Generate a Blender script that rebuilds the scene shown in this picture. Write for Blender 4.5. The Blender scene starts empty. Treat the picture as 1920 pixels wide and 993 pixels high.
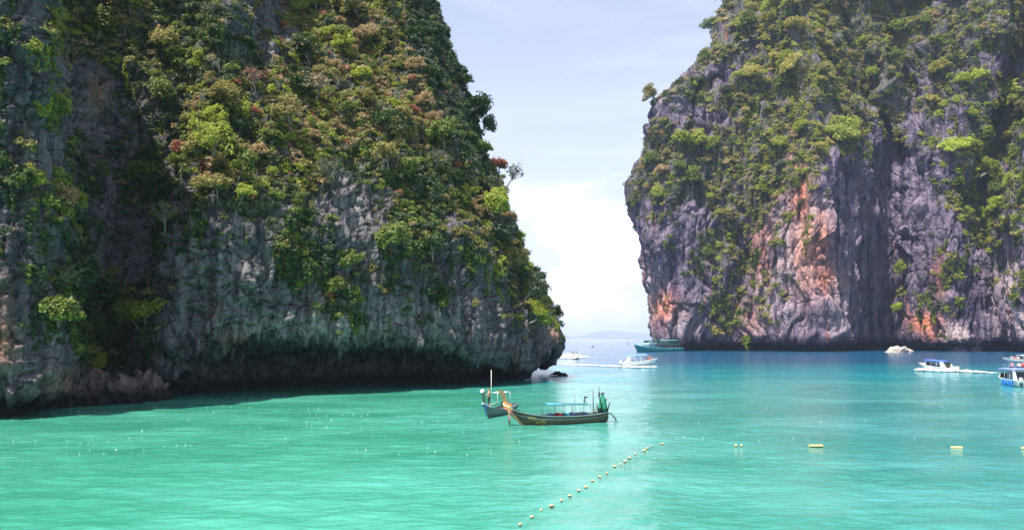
import bpy, bmesh, math, random
import numpy as np
from mathutils import Vector, Matrix

random.seed(7)
RNG = np.random.default_rng(11)
R = math.radians
sc = bpy.context.scene
col = sc.collection

# ------------------------------------------------------------------ camera, sky, sun, exposure
CAM_H, FPX, PITCH = 7.0, 1493.0, math.atan(137.5 / 1493.0)
cam_d = bpy.data.cameras.new('camera')
cam_d.sensor_width = 36.0
cam_d.lens = 36.0 * FPX / 1920.0
cam_d.clip_start, cam_d.clip_end = 0.5, 60000
cam = bpy.data.objects.new('camera', cam_d)
cam.location = (0, 0, CAM_H)
cam.rotation_euler = (R(90) + PITCH, 0, 0)
col.objects.link(cam)
sc.camera = cam

SUN_EL, SUN_AZ = R(65), R(-137)          # azimuth from +Y (view direction), negative = to the left
TO_SUN = Vector((math.sin(SUN_AZ) * math.cos(SUN_EL), math.cos(SUN_AZ) * math.cos(SUN_EL), math.sin(SUN_EL)))

world = bpy.data.worlds.new('World')
sc.world = world
world.use_nodes = True
wn, wl = world.node_tree.nodes, world.node_tree.links
wn.clear()
w_out = wn.new('ShaderNodeOutputWorld')
w_bg = wn.new('ShaderNodeBackground')
w_bg.inputs['Strength'].default_value = 0.096
sky = wn.new('ShaderNodeTexSky')
sky.sky_type = 'NISHITA'
sky.sun_disc = False
sky.sun_elevation = SUN_EL
sky.sun_rotation = SUN_AZ
sky.air_density, sky.dust_density, sky.ozone_density = 1.0, 1.2, 1.5
# broken cloud all round the sky: cumulus low down, thin streaks above
tc = wn.new('ShaderNodeTexCoord')
sep = wn.new('ShaderNodeSeparateXYZ')
wl.new(tc.outputs['Generated'], sep.inputs[0])
def wmath(op, a, b=None, c=None, clamp=False):
    n = wn.new('ShaderNodeMath'); n.operation = op; n.use_clamp = clamp
    for i, v in enumerate((a, b, c)):
        if v is None: continue
        if isinstance(v, (int, float)): n.inputs[i].default_value = v
        else: wl.new(v, n.inputs[i])
    return n.outputs[0]
def wnoise(scale_xyz, off, scale, detail, rough, dist=0.0):
    mp = wn.new('ShaderNodeMapping'); mp.inputs['Scale'].default_value = scale_xyz; mp.inputs['Location'].default_value = off
    wl.new(tc.outputs['Generated'], mp.inputs[0])
    n = wn.new('ShaderNodeTexNoise'); n.inputs['Scale'].default_value = scale; n.inputs['Detail'].default_value = detail
    n.inputs['Roughness'].default_value = rough; n.inputs['Distortion'].default_value = dist
    wl.new(mp.outputs[0], n.inputs[0])
    return n.outputs[0]
def wramp(v, a, b):
    n = wn.new('ShaderNodeMapRange'); n.interpolation_type = 'SMOOTHSTEP'
    n.inputs[1].default_value, n.inputs[2].default_value = a, b
    wl.new(v, n.inputs[0]); return n.outputs[0]
cum = wramp(wnoise((1, 1, 1.7), (.32, .1, .05), 5.5, 8, .55, .2), .47, .58)
lowmask = wramp(sep.outputs[2], .30, .10)
cum = wmath('MULTIPLY', cum, lowmask)
strk = wmath('MULTIPLY', wramp(wnoise((1, 1, 5.5), (.9, .4, .2), 2.6, 7, .6, .6), .45, .75), .40)
veil = wmath('ADD', wmath('MULTIPLY', wramp(sep.outputs[2], .45, 0.0), .40), .38)   # thin milky tropical haze
cl = wmath('MULTIPLY_ADD', wmath('SUBTRACT', 1.0, veil), strk, veil, clamp=True)
mixw = wn.new('ShaderNodeMix'); mixw.data_type = 'RGBA'
wl.new(cl, mixw.inputs[0]); wl.new(sky.outputs[0], mixw.inputs[6])
mixw.inputs[7].default_value = (5.5, 5.7, 6.6, 1)
mixc = wn.new('ShaderNodeMix'); mixc.data_type = 'RGBA'
wl.new(cum, mixc.inputs[0]); wl.new(mixw.outputs[2], mixc.inputs[6]); mixc.inputs[7].default_value = (7.4, 7.4, 7.6, 1)
wl.new(mixc.outputs[2], w_bg.inputs[0])
wl.new(w_bg.outputs[0], w_out.inputs[0])

sun_d = bpy.data.lights.new('sun', 'SUN')
sun_d.energy = 5.0
sun_d.angle = R(0.5)
sun_d.color = (1.0, 0.94, 0.84)
sun = bpy.data.objects.new('sun', sun_d)
sun.rotation_euler = (-TO_SUN).to_track_quat('-Z', 'Y').to_euler()
col.objects.link(sun)

sc.view_settings.view_transform = 'Standard'
sc.view_settings.look = 'None'
sc.view_settings.gamma = 1.0
sc.view_settings.use_curve_mapping = False
sc.view_settings.exposure = 1.0
sc.render.engine = 'CYCLES'
sc.cycles.use_denoising = True
sc.cycles.use_adaptive_sampling = True
sc.cycles.adaptive_threshold = .02
sc.cycles.max_bounces = 5
sc.cycles.diffuse_bounces = 2
sc.cycles.glossy_bounces = 3
sc.cycles.transmission_bounces = 4
sc.cycles.volume_bounces = 1
sc.cycles.transparent_max_bounces = 4

# ------------------------------------------------------------------ picture <-> place (survey helpers)
CP, SP = math.cos(PITCH), math.sin(PITCH)
def ray(u, v):
    a, b = (u - 960) / FPX, (496.5 - v) / FPX
    return Vector((a, CP - SP * b, SP + CP * b))
def ground(u, v, z=0.0):
    d = ray(u, v); t = (z - CAM_H) / d.z
    return Vector((d.x * t, d.y * t, z))
def at(u, v, Y):
    d = ray(u, v); t = Y / d.y
    return Vector((d.x * t, Y, CAM_H + d.z * t))
def project(P):
    x, y, z = P[..., 0], P[..., 1], P[..., 2] - CAM_H
    dep = y * CP + z * SP
    up = -y * SP + z * CP
    return 960 + FPX * x / dep, 496.5 - FPX * up / dep, dep

# ------------------------------------------------------------------ numpy noise
def _hash(ix, iy, iz, seed):
    h = (ix.astype(np.uint32) * np.uint32(374761393) + iy.astype(np.uint32) * np.uint32(668265263)
         + iz.astype(np.uint32) * np.uint32(2147483647) + np.uint32((seed * 974634777) & 0xffffffff))
    h = (h ^ (h >> np.uint32(13))) * np.uint32(1274126177)
    h = (h ^ (h >> np.uint32(16))) * np.uint32(2246822519)
    return h ^ (h >> np.uint32(15))
_G = RNG.normal(size=(256, 3)).astype(np.float32)
_G /= np.linalg.norm(_G, axis=1)[:, None]
def perlin(p, seed=0):
    p = np.asarray(p, np.float32)
    i = np.floor(p).astype(np.int64); f = p - i
    w = f * f * f * (f * (f * 6 - 15) + 10)
    out = np.zeros(p.shape[:-1], np.float32)
    for dx in (0, 1):
        wx = w[..., 0] if dx else 1 - w[..., 0]
        for dy in (0, 1):
            wy = w[..., 1] if dy else 1 - w[..., 1]
            for dz in (0, 1):
                wz = w[..., 2] if dz else 1 - w[..., 2]
                g = _G[_hash(i[..., 0] + dx, i[..., 1] + dy, i[..., 2] + dz, seed) & np.uint32(255)]
                d = g[..., 0] * (f[..., 0] - dx) + g[..., 1] * (f[..., 1] - dy) + g[..., 2] * (f[..., 2] - dz)
                out += wx * wy * wz * d
    return out * 1.5
def fbm(p, seed=0, octv=4, gain=.5, lac=2.03):
    a, s, out = 1.0, 1.0, 0.0
    for k in range(octv):
        out = out + a * perlin(p * s, seed + 17 * k); a *= gain; s *= lac
    return out
def ridged(p, seed=0, octv=3, gain=.5):
    a, s, out, n = 1.0, 1.0, 0.0, 0.0
    for k in range(octv):
        out = out + a * (1 - 2 * np.abs(perlin(p * s, seed + 31 * k))); n += a; a *= gain; s *= 2.1
    return out / n
def worley(p, seed=0):
    """nearest two feature distances and the nearest cell's random value"""
    p = np.asarray(p, np.float32)
    i = np.floor(p).astype(np.int64)
    f1 = np.full(p.shape[:-1], 9.0, np.float32); f2 = f1.copy(); idr = np.zeros_like(f1)
    for dx in (-1, 0, 1):
        for dy in (-1, 0, 1):
            for dz in (-1, 0, 1):
                cx, cy, cz = i[..., 0] + dx, i[..., 1] + dy, i[..., 2] + dz
                h = _hash(cx, cy, cz, seed)
                jx = (h & np.uint32(1023)).astype(np.float32) / 1023
                jy = ((h >> np.uint32(10)) & np.uint32(1023)).astype(np.float32) / 1023
                jz = ((h >> np.uint32(20)) & np.uint32(1023)).astype(np.float32) / 1023
                d = np.sqrt((cx + jx - p[..., 0]) ** 2 + (cy + jy - p[..., 1]) ** 2 + (cz + jz - p[..., 2]) ** 2)
                near = d < f1
                f2 = np.where(near, f1, np.minimum(f2, d))
                idr = np.where(near, jx, idr); f1 = np.where(near, d, f1)
    return f1, f2, idr
def sstep(a, b, x):
    t = np.clip((x - a) / (b - a), 0, 1); return t * t * (3 - 2 * t)

# ------------------------------------------------------------------ material helpers
class NT:
    def __init__(s, name):
        s.m = bpy.data.materials.new(name); s.m.use_nodes = True
        s.n, s.l = s.m.node_tree.nodes, s.m.node_tree.links
        s.b = s.n['Principled BSDF']; s.out = s.n['Material Output']
    def link(s, v, sock):
        if isinstance(v, (int, float)): sock.default_value = v
        elif isinstance(v, tuple): sock.default_value = v if len(v) == 4 or sock.type == 'VECTOR' else v + (1,)
        else: s.l.new(v, sock)
    def math(s, op, a, b=0.0, c=None, clamp=False):
        n = s.n.new('ShaderNodeMath'); n.operation = op; n.use_clamp = clamp
        s.link(a, n.inputs[0]); s.link(b, n.inputs[1])
        if c is not None: s.link(c, n.inputs[2])
        return n.outputs[0]
    def mix(s, f, a, b, mode='MIX'):
        n = s.n.new('ShaderNodeMix'); n.data_type = 'RGBA'; n.blend_type = mode
        s.link(f, n.inputs[0]); s.link(a, n.inputs[6]); s.link(b, n.inputs[7]); return n.outputs[2]
    def ramp(s, v, a, b, lo=0.0, hi=1.0):
        n = s.n.new('ShaderNodeMapRange'); n.interpolation_type = 'SMOOTHSTEP'
        s.link(v, n.inputs[0]); n.inputs[1].default_value, n.inputs[2].default_value = a, b
        n.inputs[3].default_value, n.inputs[4].default_value = lo, hi; return n.outputs[0]
    def coord(s, scale=(1, 1, 1), kind='Object', rot=(0, 0, 0)):
        t = s.n.new('ShaderNodeTexCoord'); mp = s.n.new('ShaderNodeMapping')
        mp.inputs['Scale'].default_value = scale; mp.inputs['Rotation'].default_value = rot
        s.l.new(t.outputs[kind], mp.inputs[0]); return mp.outputs[0]
    def noise(s, vec, scale, detail=4, rough=.55, dist=0.0):
        n = s.n.new('ShaderNodeTexNoise'); s.l.new(vec, n.inputs[0])
        n.inputs['Scale'].default_value = scale; n.inputs['Detail'].default_value = detail
        n.inputs['Roughness'].default_value = rough; n.inputs['Distortion'].default_value = dist
        return n.outputs[0]
    def voro(s, vec, scale, feat='DISTANCE_TO_EDGE'):
        n = s.n.new('ShaderNodeTexVoronoi'); n.feature = feat; s.l.new(vec, n.inputs['Vector'])
        n.inputs['Scale'].default_value = scale; return n.outputs['Distance']
    def attr(s, name, out='Fac', kind='GEOMETRY'):
        n = s.n.new('ShaderNodeAttribute'); n.attribute_name = name; n.attribute_type = kind; return n.outputs[out]
    def bump(s, h, strength, dist, prev=None):
        n = s.n.new('ShaderNodeBump'); n.inputs['Strength'].default_value = strength; n.inputs['Distance'].default_value = dist
        s.l.new(h, n.inputs['Height'])
        if prev is not None: s.l.new(prev, n.inputs['Normal'])
        return n.outputs[0]
MATS = {}
def paint(name, rgb, rough=.5, metal=0.0, var=.12, scale=6.0, bump=0.0):
    """plain painted / cloth / skin surface with slight uneven wear"""
    if name in MATS: return MATS[name]
    t = NT(name)
    n = t.noise(t.coord(), scale, 5, .6)
    f = t.ramp(n, .3, .7, 1 - var, 1 + var * .6)
    t.link(t.mix(1.0, rgb, t.mix(f, (0, 0, 0), (1, 1, 1)), 'MULTIPLY'), t.b.inputs['Base Color'])
    t.link(t.ramp(n, .3, .7, max(.05, rough - .1), min(1, rough + .1)), t.b.inputs['Roughness'])
    t.b.inputs['Metallic'].default_value = metal
    if bump: t.link(t.bump(t.noise(t.coord(), scale * 4, 4), bump, .02), t.b.inputs['Normal'])
    MATS[name] = t.m
    return t.m

# ------------------------------------------------------------------ mesh helpers
def npmesh(name, V, F, mat=None, smooth=False):
    """V (n,3), F (m,k) arrays -> mesh data"""
    V = np.ascontiguousarray(V, np.float32); F = np.ascontiguousarray(F, np.int32)
    k = F.shape[1]
    me = bpy.data.meshes.new(name)
    me.vertices.add(len(V)); me.vertices.foreach_set('co', V.ravel())
    me.loops.add(F.size); me.loops.foreach_set('vertex_index', F.ravel())
    me.polygons.add(len(F)); me.polygons.foreach_set('loop_start', np.arange(0, F.size, k, dtype=np.int32))
    if smooth: me.polygons.foreach_set('use_smooth', np.ones(len(F), bool))
    me.update(calc_edges=True)
    if mat: me.materials.append(mat)
    return me
def link(name, me, parent=None, loc=None):
    o = bpy.data.objects.new(name, me); col.objects.link(o)
    if parent is not None: o.parent = parent
    if loc is not None: o.location = loc
    return o
def tag(o, label=None, cat=None, group=None, kind=None):
    if label: o['label'] = label
    if cat: o['category'] = cat
    if group: o['group'] = group
    if kind: o['kind'] = kind
    return o
def empty(name, loc=(0, 0, 0), rz=0.0):
    o = bpy.data.objects.new(name, None); o.empty_display_size = .2; o.location = loc; o.rotation_euler = (0, 0, rz)
    col.objects.link(o); return o
class MB:
    def __init__(s): s.v, s.f = [], []
    def add(s, vs, fs):
        b = len(s.v); s.v += [tuple(p) for p in vs]; s.f += [tuple(i + b for i in f) for f in fs]; return s
    def box(s, c, size, rot=None, taper=1.0):
        hx, hy, hz = (d / 2 for d in size)
        pts = [Vector((x * hx * (taper if z > 0 else 1), y * hy * (taper if z > 0 else 1), z * hz)) for z in (-1, 1) for y in (-1, 1) for x in (-1, 1)]
        if rot is not None: pts = [rot @ p for p in pts]
        c = Vector(c)
        return s.add([p + c for p in pts], [(0, 2, 3, 1), (4, 5, 7, 6), (0, 1, 5, 4), (2, 6, 7, 3), (0, 4, 6, 2), (1, 3, 7, 5)])
    def tube(s, pts, radii, n=8, cap=True):
        pts = [Vector(p) for p in pts]
        if isinstance(radii, (int, float)): radii = [radii] * len(pts)
        rings = []
        for i, p in enumerate(pts):
            d = (pts[min(i + 1, len(pts) - 1)] - pts[max(i - 1, 0)]).normalized()
            a = d.cross(Vector((0, 0, 1)) if abs(d.z) < .9 else Vector((1, 0, 0))).normalized(); b = d.cross(a)
            rings += [p + (a * math.cos(2 * math.pi * k / n) + b * math.sin(2 * math.pi * k / n)) * radii[i] for k in range(n)]
        fs = [(i * n + k, i * n + (k + 1) % n, (i + 1) * n + (k + 1) % n, (i + 1) * n + k) for i in range(len(pts) - 1) for k in range(n)]
        if cap: fs += [tuple(range(n - 1, -1, -1)), tuple((len(pts) - 1) * n + k for k in range(n))]
        return s.add(rings, fs)
    def loft(s, secs, close=False, cap0=False, cap1=False):
        m = len(secs[0]); fs = []
        for i in range(len(secs) - 1):
            for k in range(m if close else m - 1):
                fs.append((i * m + k, i * m + (k + 1) % m, (i + 1) * m + (k + 1) % m, (i + 1) * m + k))
        if cap0: fs.append(tuple(range(m - 1, -1, -1)))
        if cap1: fs.append(tuple((len(secs) - 1) * m + k for k in range(m)))
        return s.add([p for q in secs for p in q], fs)
    def sphere(s, c, r, nu=10, nv=7, sq=(1, 1, 1)):
        c = Vector(c); secs = []
        for j in range(nv + 1):
            th = math.pi * j / nv
            secs.append([c + Vector((math.sin(th) * math.cos(2 * math.pi * k / nu) * sq[0], math.sin(th) * math.sin(2 * math.pi * k / nu) * sq[1], math.cos(th) * sq[2])) * r for k in range(nu)])
        return s.loft(secs, close=True)
    def build(s, name, mat, parent=None, smooth=False, bevel=0.0):
        me = bpy.data.meshes.new(name); me.from_pydata(s.v, [], s.f)
        bm = bmesh.new(); bm.from_mesh(me)
        bmesh.ops.remove_doubles(bm, verts=bm.verts, dist=1e-4)
        bmesh.ops.recalc_face_normals(bm, faces=bm.faces)
        if bevel: bmesh.ops.bevel(bm, geom=[e for e in bm.edges], offset=bevel, segments=2, affect='EDGES', clamp_overlap=True)
        bm.to_mesh(me); bm.free()
        if smooth: me.polygons.foreach_set('use_smooth', [True] * len(me.polygons))
        me.materials.append(mat)
        return link(name, me, parent)
HAZE = True

# ================================================================== STRUCTURE: the sea
def water_material():
    t = NT('sea_water')
    pos = t.n.new('ShaderNodeNewGeometry').outputs['Position']
    sp = t.n.new('ShaderNodeSeparateXYZ'); t.l.new(pos, sp.inputs[0])
    x, y = sp.outputs[0], sp.outputs[1]
    def mp(scale, rot=0.0):
        m = t.n.new('ShaderNodeMapping'); m.inputs['Scale'].default_value = scale; m.inputs['Rotation'].default_value = (0, 0, rot)
        t.l.new(pos, m.inputs[0]); return m.outputs[0]
    big = t.noise(mp((.016, .03, 1)), 1.0, 3, .5)
    patch = t.noise(mp((.06, .10, 1), .3), 1.0, 4, .55)
    # how deep the bay is: a sandy shelf near the beach falling away to the mouth
    dd = t.math('ADD', y, t.math('MULTIPLY', t.math('SUBTRACT', big, .5), 70.0))
    dd = t.math('SUBTRACT', dd, t.math('MULTIPLY', x, -.10))
    shelf = t.ramp(dd, 92, 170)
    deep = t.ramp(dd, 135, 270)
    sand = t.mix(t.ramp(patch, .35, .68), (.034, .235, .160), (.072, .345, .255))
    sand = t.mix(t.ramp(t.math('ADD', x, t.math('MULTIPLY', t.math('SUBTRACT', patch, .5), 30.0)), -12, 34), sand, t.mix(t.ramp(patch, .35, .7), (.034, .205, .205), (.072, .295, .300)))
    teal = t.mix(t.ramp(patch, .3, .7), (.003, .185, .225), (.006, .245, .285))
    blue = t.mix(t.ramp(big, .3, .7), (.003, .062, .145), (.005, .085, .180))
    c = t.mix(shelf, sand, teal); c = t.mix(deep, c, blue)
    t.link(c, t.b.inputs['Base Color'])
    t.b.inputs['Roughness'].default_value = .12
    t.b.inputs['IOR'].default_value = 1.5
    # wind ripple, finer near than the displaced mesh can carry
    n1 = t.noise(mp((.75, 1.35, 1), .12), 1.0, 3, .6, .5)
    n2 = t.noise(mp((2.1, 3.6, 1), -.2), 1.0, 4, .62, .4)
    n3 = t.noise(mp((3.5, 8.0, 1), .1), 1.0, 2, .6)
    h = t.math('ADD', t.math('MULTIPLY', n1, .085), t.math('MULTIPLY', n2, .035))
    h = t.math('ADD', h, t.math('MULTIPLY', n3, .009))
    gust = t.noise(mp((.035, .07, 1), .5), 1.0, 3, .6)
    h = t.math('MULTIPLY', h, t.ramp(gust, .35, .65, .6, 1.5))
    h = t.math('MULTIPLY', h, t.ramp(y, 70, 200, 1.0, 2.4))
    t.link(t.bump(h, 1.0, 1.0), t.b.inputs['Normal'])
    return t.m
def build_sea():
    rr = [1.5]
    while rr[-1] < 24000:
        r = rr[-1]; rr.append(r * (1.06 if r < 18 else 1.0062 if r < 240 else 1.03))
    rr = np.array(rr)
    ang = np.concatenate([np.linspace(-180, -42, 40)[:-1], np.linspace(-42, 42, 420), np.linspace(42, 180, 40)[1:-1]])
    ang = np.radians(ang)
    A, RR = np.meshgrid(ang, rr)
    X, Y = np.sin(A) * RR, np.cos(A) * RR
    P = np.stack([X, Y, np.zeros_like(X)], -1)
    fade = np.clip(1 - RR / 260, 0, 1)
    z = (fbm(P * np.array([.26, .55, 1]), 3, 3) * .085 + perlin(P * np.array([1.0, 2.1, 1]), 9) * .035) * fade
    P[..., 2] = z
    nr, na = A.shape
    idx = np.arange(nr * na).reshape(nr, na)
    nxt = np.roll(idx, -1, axis=1)
    F = np.stack([idx[:-1], nxt[:-1], nxt[1:], idx[1:]], -1).reshape(-1, 4)[:, ::-1]
    c = len(P.reshape(-1, 3))
    o = link('sea_water', npmesh('sea_water', P.reshape(-1, 3), F, water_material(), True))
    tag(o, 'turquoise bay water deepening to blue towards the open sea', kind='structure')
    return o
build_sea()

# ================================================================== STRUCTURE: limestone cliffs
def rock_material(name, light, dark, warm, pale, k, moss, seamk=.7):
    """k = size of the relief in metres relative to the near cliff"""
    t = NT(name)
    s = 1.0 / k
    veg, org, pal = t.attr('veg'), t.attr('stain'), t.attr('bleach')
    streak = t.noise(t.coord((.9 * s, .9 * s, .07 * s)), 1.0, 6, .62, .4)
    blot = t.noise(t.coord((.16 * s, .16 * s, .12 * s)), 1.0, 6, .6)
    fine = t.noise(t.coord((2.6 * s, 2.6 * s, 1.6 * s)), 1.0, 6, .65)
    c = t.mix(t.ramp(streak, .36, .62), dark, light)
    c = t.mix(t.ramp(blot, .42, .66, 0, .75), c, tuple(a * .55 for a in light))
    c = t.mix(t.ramp(fine, .55, .75, 0, .4), c, pale)
    so = t.math('MULTIPLY', org, t.ramp(t.math('ADD', t.math('MULTIPLY', streak, .6), t.math('MULTIPLY', fine, .4)), .33, .50), clamp=True)
    c = t.mix(so, c, warm)
    sp_ = t.math('MULTIPLY', pal, t.ramp(streak, .30, .60), clamp=True)
    c = t.mix(sp_, c, pale)
    ms = t.math('MULTIPLY', veg, t.ramp(fine, .36, .60), clamp=True)
    c = t.mix(t.math('MULTIPLY', ms, .85), c, moss)
    # black drip stains and thin rust runs down the face
    drip = t.noise(t.coord((.75 * s, .75 * s, .025 * s)), 1.0, 5, .65, .3)
    c = t.mix(t.ramp(drip, .54, .64, 0, .72), c, tuple(a * .7 for a in dark))
    rust = t.noise(t.coord((.5 * s, .5 * s, .035 * s)), 1.7, 4, .6, .3)
    c = t.mix(t.ramp(rust, .62, .72, 0, .45), c, tuple(a * .7 for a in warm))
    # bedding and joint cracks: soil-dark lines
    warp = t.noise(t.coord((.35 * s, .35 * s, .35 * s)), 1.0, 3)
    cv = t.n.new('ShaderNodeVectorMath'); cv.operation = 'ADD'
    t.l.new(t.coord((.50 * s, .50 * s, .30 * s)), cv.inputs[0]); t.l.new(warp, cv.inputs[1])
    crack = t.voro(cv.outputs[0], 1.0)
    line = t.ramp(crack, .0, .05)
    c = t.mix(t.math('MULTIPLY', t.math('SUBTRACT', 1.0, line), .22), c, tuple(a * .5 for a in dark))
    # tilted bedding seams
    zs = t.n.new('ShaderNodeSeparateXYZ'); t.l.new(t.coord((1, 1, 1)), zs.inputs[0])
    bz = t.math('ADD', t.math('MULTIPLY', zs.outputs[2], .62 * s), t.math('MULTIPLY', zs.outputs[0], -.16 * s))
    bz = t.math('FRACT', t.math('ADD', bz, t.math('MULTIPLY', warp, 2.6)))
    seam = t.ramp(t.math('MINIMUM', bz, t.math('SUBTRACT', 1.0, bz)), .0, .07)
    seam = t.math('SUBTRACT', 1.0, t.math('MULTIPLY', t.math('SUBTRACT', 1.0, seam), t.ramp(blot, .38, .55)))
    c = t.mix(t.math('MULTIPLY', t.math('SUBTRACT', 1.0, seam), seamk), c, tuple(a * .4 for a in dark))
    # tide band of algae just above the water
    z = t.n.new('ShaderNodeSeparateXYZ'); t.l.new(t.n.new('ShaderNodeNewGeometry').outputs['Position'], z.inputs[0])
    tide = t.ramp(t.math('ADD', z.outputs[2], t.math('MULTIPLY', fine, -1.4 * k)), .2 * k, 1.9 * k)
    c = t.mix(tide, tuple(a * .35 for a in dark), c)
    t.link(c, t.b.inputs['Base Color'])
    t.b.inputs['Roughness'].default_value = .9
    t.b.inputs['Specular IOR Level'].default_value = .25
    h = t.math('ADD', t.math('MULTIPLY', streak, .55), t.math('MULTIPLY', fine, .45))
    h = t.math('ADD', h, t.math('MULTIPLY', t.ramp(crack, 0, .09), .22))
    h = t.math('ADD', h, t.math('MULTIPLY', seam, .4 * seamk))
    t.link(t.bump(h, 1.0, .85 * k), t.b.inputs['Normal'])
    return t.m

def vmap(rows, x0, dx, y0, dy):
    M = np.array([[int(ch) for ch in r] for r in rows], np.float32) / 9.0
    def f(u, v):
        a = np.clip((u - x0) / dx - .5, 0, M.shape[1] - 1.001); b = np.clip((v - y0) / dy - .5, 0, M.shape[0] - 1.001)
        i, j = a.astype(int), b.astype(int); fa, fb = a - i, b - j
        return (M[j, i] * (1 - fa) + M[j, i + 1] * fa) * (1 - fb) + (M[j + 1, i] * (1 - fa) + M[j + 1, i + 1] * fa) * fb
    return f
def blobs(lst):
    def f(u, v):
        out = np.zeros_like(u)
        for (cx, cy, rx, ry, a) in lst:
            out = np.maximum(out, a * np.exp(-(((u - cx) / rx) ** 2 + ((v - cy) / ry) ** 2)))
        return out
    return f
def smooth1(a, k, axis=0):
    ker = np.hanning(k + 2)[1:-1]; ker /= ker.sum()
    pad = [(0, 0)] * a.ndim; pad[axis] = (k // 2, k // 2)
    ap = np.pad(a, pad, mode='edge')
    return np.apply_along_axis(lambda q: np.convolve(q, ker, 'valid'), axis, ap)

def cliff_grid(cols, nodes_of, row_frac, ncol, nk):
    """cols: list of dicts (u, Y, ...); nodes_of(values)->list of (offset, z) nodes; returns P[row, col], base positions"""
    base = np.array([[(c['u'] - 960) / FPX * c['Y'], c['Y']] for c in cols])
    # Catmull-Rom plan curve
    pts = np.vstack([2 * base[0] - base[1], base, 2 * base[-1] - base[-2]])
    segs, par = [], []
    for i in range(len(base) - 1):
        p0, p1, p2, p3 = pts[i:i + 4]
        for t in np.linspace(0, 1, 60, endpoint=False):
            segs.append(.5 * ((2 * p1) + (p2 - p0) * t + (2 * p0 - 5 * p1 + 4 * p2 - p3) * t * t + (3 * p1 - p0 - 3 * p2 + p3) * t ** 3)); par.append(i + t)
    segs.append(base[-1]); par.append(len(base) - 1)
    segs, par = np.array(segs), np.array(par)
    L = np.concatenate([[0], np.cumsum(np.linalg.norm(np.diff(segs, axis=0), axis=1))])
    # spread columns by length seen from the beach
    w = np.linalg.norm(np.diff(segs, axis=0), axis=1) * np.interp(par[:-1], range(len(cols)), [c.get('w', 1.0) for c in cols])
    W = np.concatenate([[0], np.cumsum(w)])
    q = np.interp(np.linspace(0, W[-1], ncol), W, L)
    C = np.stack([np.interp(q, L, segs[:, 0]), np.interp(q, L, segs[:, 1])], -1)
    k = np.interp(q, L, par)
    T = np.gradient(C, axis=0)
    T = np.stack([smooth1(T[:, 0], nk), smooth1(T[:, 1], nk)], -1); T /= np.linalg.norm(T, axis=1)[:, None]
    N = np.stack([T[:, 1], -T[:, 0]], -1)
    keys = [kk for kk in cols[0] if kk not in ('u', 'Y', 'w')]
    par_v = {kk: smooth1(np.interp(k, range(len(cols)), [c[kk] for c in cols]), 9) for kk in keys}
    nodes = nodes_of(par_v)                       # list of (off array, z array)
    off = np.array([n[0] * np.ones(ncol) for n in nodes]); zz = np.array([n[1] * np.ones(ncol) for n in nodes])
    rp = np.concatenate([np.linspace(a, a + 1, n, endpoint=False) for a, n in enumerate(row_frac)] + [[len(row_frac)]])
    i = np.minimum(rp.astype(int), len(nodes) - 2); f = (rp - i)[:, None]
    O = off[i] * (1 - f) + off[i + 1] * f; Z = zz[i] * (1 - f) + zz[i + 1] * f
    O = smooth1(O, 9, 0)
    P = np.stack([C[None, :, 0] + N[None, :, 0] * O, C[None, :, 1] + N[None, :, 1] * O, Z], -1)
    return P
def grid_normals(P):
    a = np.gradient(P, axis=1); b = np.gradient(P, axis=0)
    n = np.cross(a, b); n /= np.linalg.norm(n, axis=-1)[..., None] + 1e-9
    return n
class Cliff: pass
def finish_cliff(name, P, label, mat, vegf, stainf, bleachf, cull):
    c = Cliff()
    nr, nc = P.shape[:2]
    u, v, dep = project(P)
    N = grid_normals(P)
    veg = np.clip(vegf(u, v), 0, 1)
    front = (P[..., 1] > 20)
    nz = fbm(P * (1 / (6 * cull)), 71, 4)
    vmask = np.clip(sstep(.34, .55, veg + nz * .42), 0, 1) * front
    idx = np.arange(nr * nc).reshape(nr, nc)
    F = np.stack([idx[:-1, :-1], idx[:-1, 1:], idx[1:, 1:], idx[1:, :-1]], -1).reshape(-1, 4)
    me = npmesh(name, P.reshape(-1, 3), F, mat, True)
    for nm, arr in (('veg', vmask), ('stain', stainf(u, v)), ('bleach', bleachf(u, v))):
        at_ = me.attributes.new(nm, 'FLOAT', 'POINT'); at_.data.foreach_set('value', np.ascontiguousarray(arr.ravel(), np.float32))
    o = link(name, me)
    tag(o, label, kind='structure')
    c.o, c.P, c.N, c.u, c.v, c.dep, c.veg, c.vmask = o, P, N, u, v, dep, veg, vmask
    # which points the beach can see (coarse depth buffer)
    iu, iv = np.floor(u / 6).astype(int), np.floor(v / 6).astype(int)
    ok = (iu > -8) & (iu < 330) & (iv > -12) & (iv < 140) & front
    buf = np.full((400, 200), 1e9); np.minimum.at(buf, (iu[ok] + 10, iv[ok] + 15), dep[ok])
    vis = np.zeros_like(ok); vis[ok] = dep[ok] < buf[iu[ok] + 10, iv[ok] + 15] * 1.02 + .8
    c.vis = vis
    # surface area per vertex
    ar = np.linalg.norm(np.cross(np.gradient(P, axis=1), np.gradient(P, axis=0)), axis=-1)
    c.area = ar
    c.solid = vis & ok
    return c
def surf_at(c, u, v):
    """the cliff point the camera sees at picture position (u, v)"""
    d = np.hypot(c.u - u, c.v - v) + np.where(c.vis, 0, 60) + c.dep * .02
    k = np.unravel_index(np.argmin(d), d.shape)
    return Vector(c.P[k].tolist()), Vector(c.N[k].tolist())

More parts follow.
